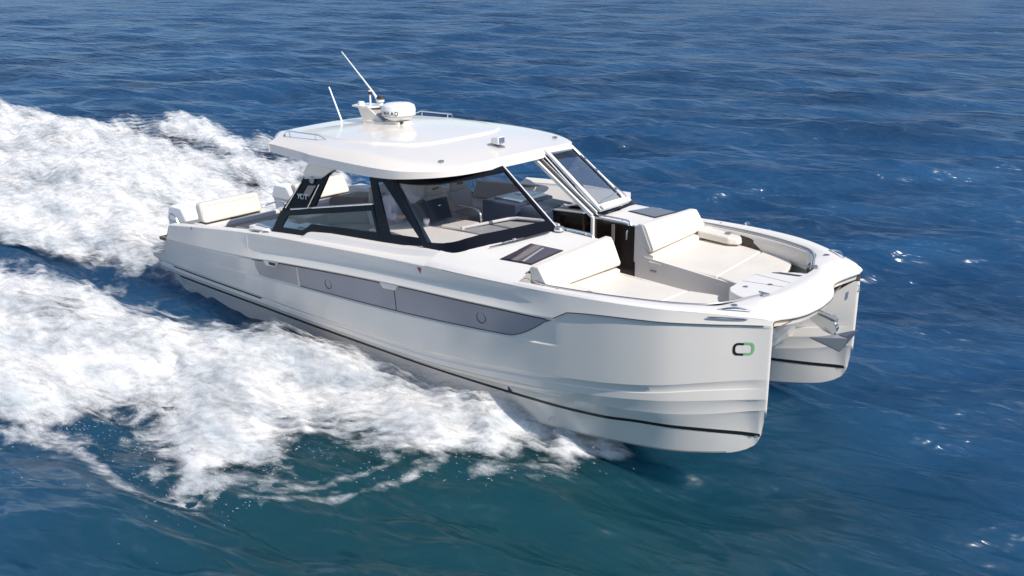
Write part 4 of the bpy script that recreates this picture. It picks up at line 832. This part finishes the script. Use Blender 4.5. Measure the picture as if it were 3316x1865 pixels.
for s in (-1, 1):
    sh = (.02, s * .19, .49); el = (.14, s * .25, .27); wr = (.30, s * .15, .27); pm = (.355, s * .135, .285)
    ch.append([(chest, .14), (sh, .06), (el, .046), (wr, .032), (pm, .035)])
    for k in range(4): 
        a = (k - 1.5) * .018; ch.append([(pm, .035), ((.395, s * (.135) + a, .30 - .004 * k), .010), ((.425 - .004 * k, s * .135 + a, .285), .009), ((.425, s * .135 + a, .262 + .004 * k), .008)])
    ch.append([(pm, .035), ((.365, s * .135 - s * .035, .31), .011), ((.395, s * .135 - s * .045, .315), .009)])
    ch.append([(hip, .13), ((.06, s * .10, .02), .095), ((.44, s * .13, -.02), .062), ((.47, s * .13, -.40), .045), ((.47, s * .13, -.72), .036), ((.60, s * .14, -.765), .032)])
skin('body', ch, SKIN, pr)
chs = [[((0, 0, .03), .142), ((.01, 0, .20), .138), (chest, .155), ((.028, 0, .53), .07)]]
for s in (-1, 1): chs.append([(chest, .155), ((.02, s * .19, .49), .075), ((.14, s * .25, .27), .062), ((.24, s * .188, .27), .05)])
skin('shirt', chs, SHIRT, pr)
chs = [[((0, 0, .06), .14), ((0, 0, .0), .14)]]
for s in (-1, 1): chs.append([((0, 0, .0), .14), ((.06, s * .10, .02), .108), ((.44, s * .13, -.02), .075), ((.47, s * .13, -.40), .06), ((.47, s * .13, -.68), .05)])
skin('trousers', chs, TROUS, pr)
v, f = revf([(.085, 0), (.097, .04), (.09, .08), (.055, .115), (0, .125)], (.035, 0, .72), 18); obj('hair', v, f, HAIRM, pr)
for s in (-1, 1):
    v, f = revf([(0, 0), (.012, .002), (0, .006)], (.128, s * .032, .735), 8, Vector((1, 0, 0))); obj('eye', v, f, HAIRM, pr)
    v, f = revf([(0, 0), (.022, .004), (.018, .012), (0, .012)], (.04, s * .086, .725), 10, Vector((0, s, 0))); obj('ear', v, f, SKIN, pr)
v, f = boxf((.128, 0, .672), (.012, .045, .010), .003); obj('mouth', v, f, RED, pr)

# ------------------------------------------------------------------ sea
_perm = np.random.default_rng(5).permutation(512); _perm = np.concatenate([_perm, _perm])
def vnoise(x, y):
    xi = np.floor(x).astype(int); yi = np.floor(y).astype(int); fx = x - xi; fy = y - yi; fx = fx * fx * fx * (fx * (fx * 6 - 15) + 10); fy = fy * fy * fy * (fy * (fy * 6 - 15) + 10)
    h = lambda a, b: _perm[(_perm[a & 511] + b) & 511] / 511.0
    return (h(xi, yi) * (1 - fx) + h(xi + 1, yi) * fx) * (1 - fy) + (h(xi, yi + 1) * (1 - fx) + h(xi + 1, yi + 1) * fx) * fy
def fbm(x, y, o=4, g=.5):
    s = np.zeros_like(x); a = 1; t = 0
    for k in range(o): s += a * vnoise(x * 2**k + 17.3 * k, y * 2**k - 9.1 * k); t += a; a *= g
    return s / t
WD = math.atan2(.76, -.65)            # wind blows roughly away from the drone
waves = []
for k in range(150):
    lam = .32 * (8 / .32) ** rng.random(); th = WD - (.42 if lam < 2.5 else .12) + rng.normal(0, .30 if lam < 2.5 else .40); amp = .0064 * lam ** .62 * rng.uniform(.6, 1.4) * (1.18 if lam < 1.8 else 1)
    waves.append((2 * math.pi / lam * math.cos(th), 2 * math.pi / lam * math.sin(th), amp, rng.uniform(0, 6.283), lam))
def swell(X, Y, cell):
    Z = np.zeros_like(X); wx = X + .5 * (fbm(X * .25, Y * .25, 2) - .5) * 3; wy = Y + .5 * (fbm(X * .25 + 40, Y * .25, 2) - .5) * 3
    for kx, ky, a, ph, lam in waves:
        w = np.clip((lam / cell - 2.2) / 2.5, 0, 1); s = np.sin(kx * wx + ky * wy + ph); Z += a * w * (s + .28 * np.cos(2 * (kx * wx + ky * wy + ph)))
    return Z * (1 - .55 * np.exp(-(((X - 8.6) / 1.6) ** 2 + ((Y - 11.6) / 1.2) ** 2)))
def sdf(X, Y, poly):
    d = np.full(X.shape, 1e9); ins = np.zeros(X.shape, bool); n = len(poly)
    for i in range(n):
        ax, ay = poly[i]; bx, by = poly[(i + 1) % n]; ex, ey = bx - ax, by - ay; wx, wy = X - ax, Y - ay
        t = np.clip((wx * ex + wy * ey) / (ex * ex + ey * ey + 1e-12), 0, 1); d = np.minimum(d, np.hypot(wx - ex * t, wy - ey * t))
        c = (ay > Y) != (by > Y); ins ^= c & (X < (bx - ax) * (Y - ay) / (by - ay + 1e-12) + ax)
    return np.where(ins, d, -d)
ss = lambda a, b, x: (lambda t: t * t * (3 - 2 * t))(np.clip((x - a) / (b - a), 0, 1))
SPRAY = [(9.12, -1.25), (8.95, -2.01), (8.42, -2.41), (7.6, -3.0), (7.13, -3.25), (6.71, -3.29), (6.04, -3.29), (5.91, -3.47), (6.07, -3.85), (6.34, -4.3), (6.36, -4.78), (6.27, -5.27), (5.92, -5.49), (5.35, -5.27), (4.8, -4.96), (4.21, -4.72), (3.61, -4.61), (3.76, -4.86), (3.82, -5.12), (3.71, -5.62), (3.41, -6.22), (-2, -9.5), (-14, -14), (-14, -9), (-5.0, -4.55), (-2.81, -3.71), (-2.16, -3.38), (-1.6, -2.86), (-.51, -2.66), (.5, -2.69), (1.24, -2.84), (1.58, -2.54), (2.18, -2.44), (2.58, -2.3), (3.03, -1.92), (3.3, -1.55), (4.35, -1.45), (5.6, -1.35), (9.0, -1.2)]
STERN = [(.4, -1.60), (-.28, -1.66), (-.85, -1.75), (-1.35, -2.16), (-2.39, -2.79), (-3.51, -3.41), (-16, -8.5), (-60, -22), (-60, 9), (-24, 3.4), (-21.47, 3.4), (-19.24, 4.0), (-17.73, 4.3), (-15.6, 4.8), (-14.41, 6.3), (-12.29, 6.5), (-11.3, 7.0), (-10.43, 6.3), (-9.19, 5.6), (-8.7, 6.3), (-7.49, 6.3), (-5.56, 5.7), (-3.56, 5.6), (-1, 4.6), (2, 3.9), (5, 3.1), (8.3, 2.2), (9.3, 1.35), (6, 1.35), (3, 1.6), (.4, 1.6)]
def depress(X, Y):
    d = -.30 * np.exp(-((Y + 2.25) / .62) ** 2) * ss(4.2, 1.8, X) * ss(-7, -1.5, X)           # trough along the quarter
    d += -.28 * np.exp(-(Y / 1.7) ** 2) * ss(.6, -.4, X) * ss(-5, -1, X)
    d += .10 * np.exp(-(((X - 8.9) / .9) ** 2 + ((Y + 1.7) / .8) ** 2)) + .10 * np.exp(-(((X - 9.2) / 1.2) ** 2 + ((Y - 1.2) / .9) ** 2))
    d += -.16 * np.exp(-(((X - 10.6) / 1.8) ** 2 + ((Y + 2.4) / 1.9) ** 2))
    return d
def foam_fields(X, Y):
    a = sdf(X, Y, SPRAY); b = sdf(X, Y, STERN)
    w1 = fbm(X * 1.1, Y * 1.1, 4); w2 = fbm(X * .5 + 31, Y * .8 + 7, 4)
    u, v = X * .80 + Y * .60, -X * .60 + Y * .80                      # along and across the flow of the bow sheet
    st1 = fbm(u * 1.4 + 3, v * 3.2, 5); st2 = fbm(X * 1.1 + 3, Y * 3.2, 5)
    da = ss(-.45, .75 - .40 * ss(6, 8, X), a + .9 * (w1 - .5) + 1.2 * (st1 - .5)); db = ss(-.5, .9, b + 1.3 * (w2 - .5) + 1.0 * (st2 - .5))
    ha = (.04 + .25 * ss(.2, 1.3, a) * ss(9.2, 6.8, X) * np.clip(.55 + .8 * (fbm(u * .5 + 4, v * 1.0, 3) - .35), .25, 1.25)) * da
    near_hull = np.exp(-((Y + 1.5) / .7) ** 2) * ss(2.0, 4, X); ha = ha * (1 - .85 * near_hull * ss(7.2, 5.6, X)) + .16 * np.exp(-(((X - 7.9) / .9) ** 2 + ((Y + 1.95) / .45) ** 2)) * da
    roost = ss(-1.2, -6, X) * np.exp(-((Y + .25 * (X + 3) * .35 - .6) / 2.3) ** 2) * ss(-26, -11, X)
    hb = (.04 + .12 * ss(0, 1.6, b) * w2 + .85 * roost * np.clip(.45 + .8 * (fbm(X * .3, Y * .8, 3) - .25), .25, 1.3)) * db
    ridge = np.exp(-((Y - (4.9 - .10 * (X + 4))) / .8) ** 2) * ss(2, -3, X); hb += .22 * ridge * db * (.5 + w2)
    mid = ss(1.6, 3.0, Y - .12 * (-X - 4)) * ss(6.4, 4.6, Y) * ss(-25, -10, X)     # broken, streaky water to port of the rooster tail
    gaps = ss(.42, .60, fbm(X * .7 + 9, Y * 2.6, 4)); db = db * (1 - .65 * mid * gaps)
    thin = ss(.48, .68, fbm(u * .45 + 61, v * 1.5 + 3, 4)); da = da * (1 - .30 * thin * ss(.0, 1.2, a)); db = db * (1 - .30 * ss(.5, .68, fbm(X * .4 + 61, Y * 1.4, 4)))
    D = np.maximum(da, db); H = np.maximum(ha, hb)
    lump = fbm(u * 1.7 + 2, v * 2.3, 3); H += D * (.20 * np.abs(lump - .5) * -1.9 + .06 + .05 * (fbm(u * 5, v * 7, 3) - .5))
    td = np.full(X.shape, 99.0); tr = [(3.6, -1.75), (2.2, -2.0), (.5, -2.25), (-1.6, -2.62), (-2.9, -3.25), (-8, -5.9), (-16, -9.6)]
    for (ax, ay), (bx, by) in zip(tr[:-1], tr[1:]):
        ex, ey = bx - ax, by - ay; t = np.clip(((X - ax) * ex + (Y - ay) * ey) / (ex * ex + ey * ey), 0, 1); td = np.minimum(td, np.hypot(X - ax - ex * t, Y - ay - ey * t))
    D = D * (1 - .97 * ss(.85, .30, td + .7 * (w1 - .5) + .3 * (st1 - .5)) * ss(-16, -3, X)); H = H * ss(.1, .7, td)
    # thin foam lines drifting off the bow sheet
    for pts in ([(6.3, -4.75), (6.87, -4.57), (7.12, -4.4), (7.39, -3.88), (7.5, -3.3)], [(6.7, -4.95), (7.14, -4.65), (7.52, -4.23), (7.77, -3.55), (7.9, -3.0)], [(3.2, -6.0), (4.2, -5.6), (5.2, -5.75), (5.9, -5.75)]):
        dd = np.full(X.shape, 9.0)
        for (ax, ay), (bx, by) in zip(pts[:-1], pts[1:]):
            ex, ey = bx - ax, by - ay; t = np.clip(((X - ax) * ex + (Y - ay) * ey) / (ex * ex + ey * ey), 0, 1); dd = np.minimum(dd, np.hypot(X - ax - ex * t, Y - ay - ey * t))
        D = np.maximum(D, .55 * ss(.16, .0, dd + .25 * (w1 - .5)))
    D = np.maximum(D, .44 * ss(1.4, .0, -a) * ss(.46, .66, fbm(X * 2.2 + 5, Y * 3 + X * .8, 4)) * (X < 7.5) * (Y < -1.5))
    return D, H
def np_mesh(name, V, F, m, attr=None):
    me = bpy.data.meshes.new(name); me.vertices.add(len(V)); me.vertices.foreach_set('co', V.astype(np.float32).ravel())
    me.loops.add(F.size); me.loops.foreach_set('vertex_index', F.ravel().astype(np.int32)); me.polygons.add(len(F))
    me.polygons.foreach_set('loop_start', np.arange(0, F.size, F.shape[1], dtype=np.int32)); me.polygons.foreach_set('loop_total', np.full(len(F), F.shape[1], np.int32))
    me.update(calc_edges=True); me.polygons.foreach_set('use_smooth', np.ones(len(F), bool))
    for k, a in (attr or {}).items():
        at_ = me.attributes.new(k, 'FLOAT', 'POINT'); at_.data.foreach_set('value', a.astype(np.float32))
    me.materials.append(m); o = bpy.data.objects.new(name, me); COL.objects.link(o); return o
def axis_nodes(c, fine, half, lim, gm, gp):
    def side(g):
        p = [0.0]; s = fine
        while p[-1] < lim:
            if p[-1] > half: s *= g
            p.append(p[-1] + s)
        return np.array(p)
    return c + np.concatenate([-side(gm)[:0:-1], side(gp)])
def grid_faces(n, m):
    i = np.arange(n * m).reshape(n, m); return np.stack([i[:-1, :-1], i[1:, :-1], i[1:, 1:], i[:-1, 1:]], -1).reshape(-1, 4)

def sea_mat():
    m = bpy.data.materials.new('sea_water'); m.use_nodes = True; n = m.node_tree.nodes; l = m.node_tree.links.new; b = n['Principled BSDF']
    g = n.new('ShaderNodeNewGeometry'); at_ = n.new('ShaderNodeAttribute'); at_.attribute_name = 'near_teal'
    def noise(scale, detail, rough, stretch, rot, dist=.0):
        mp = n.new('ShaderNodeMapping'); mp.vector_type = 'TEXTURE'; mp.inputs['Rotation'].default_value = (0, 0, rot); mp.inputs['Scale'].default_value = (1, stretch, 1); l(g.outputs['Position'], mp.inputs['Vector'])
        z = n.new('ShaderNodeTexNoise'); z.inputs['Scale'].default_value = scale; z.inputs['Detail'].default_value = detail; z.inputs['Roughness'].default_value = rough; z.inputs['Distortion'].default_value = dist; l(mp.outputs['Vector'], z.inputs['Vector']); return z.outputs['Fac']
    def math_(op, a, c):
        k = n.new('ShaderNodeMath'); k.operation = op
        for i_, q in enumerate((a, c)):
            if hasattr(q, 'links'): l(q, k.inputs[i_])
            else: k.inputs[i_].default_value = q
        return k.outputs[0]
    def ridge(v, p):                                   # peaked crests
        a = math_('ABSOLUTE', math_('SUBTRACT', v, .5), 0); a = math_('MULTIPLY', a, 2.6); a = math_('SUBTRACT', 1.0, a); return math_('POWER', math_('MAXIMUM', a, 0.0), p)
    chop = noise(1.15, 3.5, .52, 3.2, WD - .32, .4); ripl = noise(3.2, 2.2, .45, 4.5, WD - .58, .5)
    calm = math_('SUBTRACT', 1.0, math_('MULTIPLY', at_.outputs['Fac'], .35))
    h = math_('ADD', math_('MULTIPLY', chop, .50), math_('MULTIPLY', ripl, .25)); h = math_('MULTIPLY', h, calm)
    bp = n.new('ShaderNodeBump'); bp.inputs['Strength'].default_value = 1; bp.inputs['Distance'].default_value = 1.0; l(h, bp.inputs['Height']); l(bp.outputs['Normal'], b.inputs['Normal'])
    r = n.new('ShaderNodeValToRGB'); r.color_ramp.elements[0].position = .35; r.color_ramp.elements[0].color = (.007, .039, .097, 1); r.color_ramp.elements[1].position = .65; r.color_ramp.elements[1].color = (.017, .074, .168, 1); l(noise(.30, 4, .5, 2, WD), r.inputs['Fac'])
    mx = n.new('ShaderNodeMixRGB'); mx.inputs['Color2'].default_value = (.006, .046, .060, 1); l(at_.outputs['Fac'], mx.inputs['Fac']); l(r.outputs['Color'], mx.inputs['Color1']); l(mx.outputs['Color'], b.inputs['Base Color'])
    b.subsurface_method = 'BURLEY'; b.inputs['Subsurface Weight'].default_value = 1; b.inputs['Subsurface Radius'].default_value = (.7, 1.5, 2.0); b.inputs['Subsurface Scale'].default_value = 1.0
    b.inputs['Roughness'].default_value = .29; b.inputs['IOR'].default_value = 1.36; b.inputs['Specular IOR Level'].default_value = .85
    return m
gx = axis_nodes(4.0, .085, 13, 4200, 1.018, 1.07); gy = axis_nodes(1.0, .085, 12, 4200, 1.07, 1.018)
X, Y = np.meshgrid(gx, gy, indexing='ij')
cx_ = np.gradient(gx)[:, None] * np.ones_like(Y); cy_ = np.gradient(gy)[None, :] * np.ones_like(X); CELL = np.maximum(cx_, cy_)
Z = swell(X, Y, CELL); near = (np.abs(X) < 65) & (np.abs(Y) < 30)
Z = np.where(near, Z * (1 - .5 * np.exp(-(((X - 5) / 7) ** 2 + ((Y) / 3) ** 2))) + depress(X, Y), Z)
teal = np.clip(np.exp(-(((X - 9.0) / 5.6) ** 2 + ((Y + 3.9) / 4.4) ** 2)) * 1.15, 0, 1)  # teal patch: aerated water, plus weaker sky reflection painted into the colour
sea = np_mesh('sea', np.stack([X.ravel(), Y.ravel(), Z.ravel()], 1), grid_faces(*X.shape), sea_mat(), {'near_teal': teal.ravel()}); sea['kind'] = 'structure'

def foam_mat():
    m = bpy.data.materials.new('wake_foam'); m.use_nodes = True; n = m.node_tree.nodes; l = m.node_tree.links.new; b = n['Principled BSDF']
    g = n.new('ShaderNodeNewGeometry'); at_ = n.new('ShaderNodeAttribute'); at_.attribute_name = 'cover'
    def noise(scale, detail, rough, sc, rot=0):
        mp = n.new('ShaderNodeMapping'); mp.vector_type = 'TEXTURE'; mp.inputs['Rotation'].default_value = (0, 0, rot); mp.inputs['Scale'].default_value = sc; l(g.outputs['Position'], mp.inputs['Vector'])
        z = n.new('ShaderNodeTexNoise'); z.inputs['Scale'].default_value = scale; z.inputs['Detail'].default_value = detail; z.inputs['Roughness'].default_value = rough; l(mp.outputs['Vector'], z.inputs['Vector']); return z.outputs['Fac']
    def ma(a, f, c):
        k = n.new('ShaderNodeMath'); k.operation = 'MULTIPLY_ADD'; l(a, k.inputs[0]); k.inputs[1].default_value = f
        if hasattr(c, 'links'): l(c, k.inputs[2])
        else: k.inputs[2].default_value = c
        return k.outputs[0]
    fine = noise(5.6, 8, .68, (1.6, .8, 1), .40); wide = noise(1.3, 6, .6, (2.0, .9, 1), .15)
    ly = n.new('ShaderNodeAttribute'); ly.attribute_name = 'shell'
    v = ma(at_.outputs['Fac'], .98, ma(fine, 1.35, ma(wide, .75, ma(ly.outputs['Fac'], -.17, -1.05))))
    r = n.new('ShaderNodeMapRange'); r.interpolation_type = 'SMOOTHSTEP'; r.inputs['From Min'].default_value = .20; r.inputs['From Max'].default_value = 1.10; l(v, r.inputs['Value']); l(r.outputs['Result'], b.inputs['Alpha'])
    cr = n.new('ShaderNodeValToRGB'); cr.color_ramp.elements[0].position = .34; cr.color_ramp.elements[0].color = (.56, .60, .63, 1); cr.color_ramp.elements[1].position = .56; cr.color_ramp.elements[1].color = (.90, .885, .87, 1); l(noise(1.5, 6, .58, (1.7, .8, 1), .3), cr.inputs['Fac']); l(cr.outputs['Color'], b.inputs['Base Color'])  # blue-grey noise patches paint shade into the foam hollows
    bp = n.new('ShaderNodeBump'); bp.inputs['Strength'].default_value = .45; bp.inputs['Distance'].default_value = .07; l(fine, bp.inputs['Height']); l(bp.outputs['Normal'], b.inputs['Normal'])
    b.inputs['Roughness'].default_value = .9; b.inputs['Specular IOR Level'].default_value = .05
    return m
fx = np.concatenate([np.arange(-60, -26, .22), np.arange(-26, -8, .10), np.arange(-8, 9.6, .05)]); fy = np.concatenate([np.arange(-14, -7, .12), np.arange(-7, 7.2, .05), np.arange(7.2, 17, .12)])
X, Y = np.meshgrid(fx, fy, indexing='ij'); D, H = foam_fields(X, Y)
Zs = swell(X, Y, .12 * np.ones_like(X)) * (1 - .5 * np.exp(-(((X - 5) / 7) ** 2 + ((Y) / 3) ** 2))) + depress(X, Y)
Zf = Zs + H + .012
F = grid_faces(*X.shape); dv = D.ravel(); keep = dv[F].max(1) > .04; F = F[keep]
used = np.unique(F); re = np.full(X.size, -1); re[used] = np.arange(len(used)); F = re[F]; N_ = len(used)
x_, y_, z_, d_ = X.ravel()[used], Y.ravel()[used], Zf.ravel()[used], dv[used]
Vs, Fs, Ds, Ls = [], [], [], []
for k in range(4):                                   # torn water: a body and three thinner veils of flung foam above it
    up_ = k * (.035 + .07 * d_ * (.4 + fbm(x_ * 1.3 + 5 * k, y_ * 1.3, 3))); Vs.append(np.stack([x_ - .10 * k * d_, y_, z_ + up_], 1)); Fs.append(F + k * N_); Ds.append(d_); Ls.append(np.full(N_, float(k)))
foam = np_mesh('wake_foam', np.concatenate(Vs), np.concatenate(Fs), foam_mat(), {'cover': np.concatenate(Ds), 'shell': np.concatenate(Ls)}); foam['kind'] = 'stuff'; label(foam, 'white churned foam of the bow waves and wake spreading from the boat', 'foam', None, 'stuff')

# flying droplets and flecks
SPM = mat('spray_white', (.85, .85, .85), .5)
def droplets():
    V, F = [], []
    def fleck(p, s, d):
        d = d / np.linalg.norm(d); u = np.cross(d, (0.3, .2, 1)); u /= np.linalg.norm(u); w = np.cross(d, u); k = len(V) and sum(len(a) for a in V)
        L_ = s * rng.uniform(3, 11); pts = np.array([p + d * L_, p - d * L_, p + u * s, p - u * s, p + w * s, p - w * s]); V.append(pts)
        F.extend([(k, k + 2, k + 4), (k, k + 4, k + 3), (k, k + 3, k + 5), (k, k + 5, k + 2), (k + 1, k + 4, k + 2), (k + 1, k + 3, k + 4), (k + 1, k + 5, k + 3), (k + 1, k + 2, k + 5)])
    ed = SPRAY[:22]
    for _ in range(900):                     # off the outer edge of the bow sheet
        i = rng.integers(0, len(ed) - 2); t = rng.random(); a, b = np.array(ed[i]), np.array(ed[i + 1]); q = a + (b - a) * t
        o = rng.normal(0, .30, 2) + np.array([.05, -.10]) * rng.random() * 4; z = .05 + abs(rng.normal(0, .12))
        fleck(np.array([q[0] + o[0], q[1] + o[1], z]), rng.uniform(.0010, .0030), np.array([rng.uniform(-.9, -.2), rng.uniform(-.8, .2), rng.uniform(-.3, .5)]))
    for _ in range(200):                      # landing further out
        x = rng.uniform(1.5, 7.2); y = -4.6 - rng.random() * 2 + (x - 3) * .05; fleck(np.array([x, y, .05 + .12 * rng.random()]), rng.uniform(.0010, .0030), np.array([rng.uniform(-.9, -.2), rng.uniform(-.8, .6), rng.uniform(-.2, .3)]))
    for _ in range(260):                      # port bow spray
        x = rng.uniform(5.5, 8.8); y = 2.4 + abs(rng.normal(0, .5)); fleck(np.array([x, y, .3 + abs(rng.normal(0, .45))]), rng.uniform(.002, .006), np.array([-.8, .4, rng.uniform(-.2, .5)]))
    for _ in range(900):                      # rooster tail mist
        x = -rng.uniform(.8, 14); y = rng.normal(.6, 1.5); fleck(np.array([x, y, .3 + abs(rng.normal(0, .45))]), rng.uniform(.002, .006), np.array([-.8, rng.normal(0, .4), rng.uniform(-.3, .4)]))
    return np.concatenate(V), np.array(F)
V, F = droplets(); spray = np_mesh('spray', V, F, SPM); label(spray, 'fine white droplets thrown up along the edges of the bow wave and wake', 'spray', None, 'stuff')
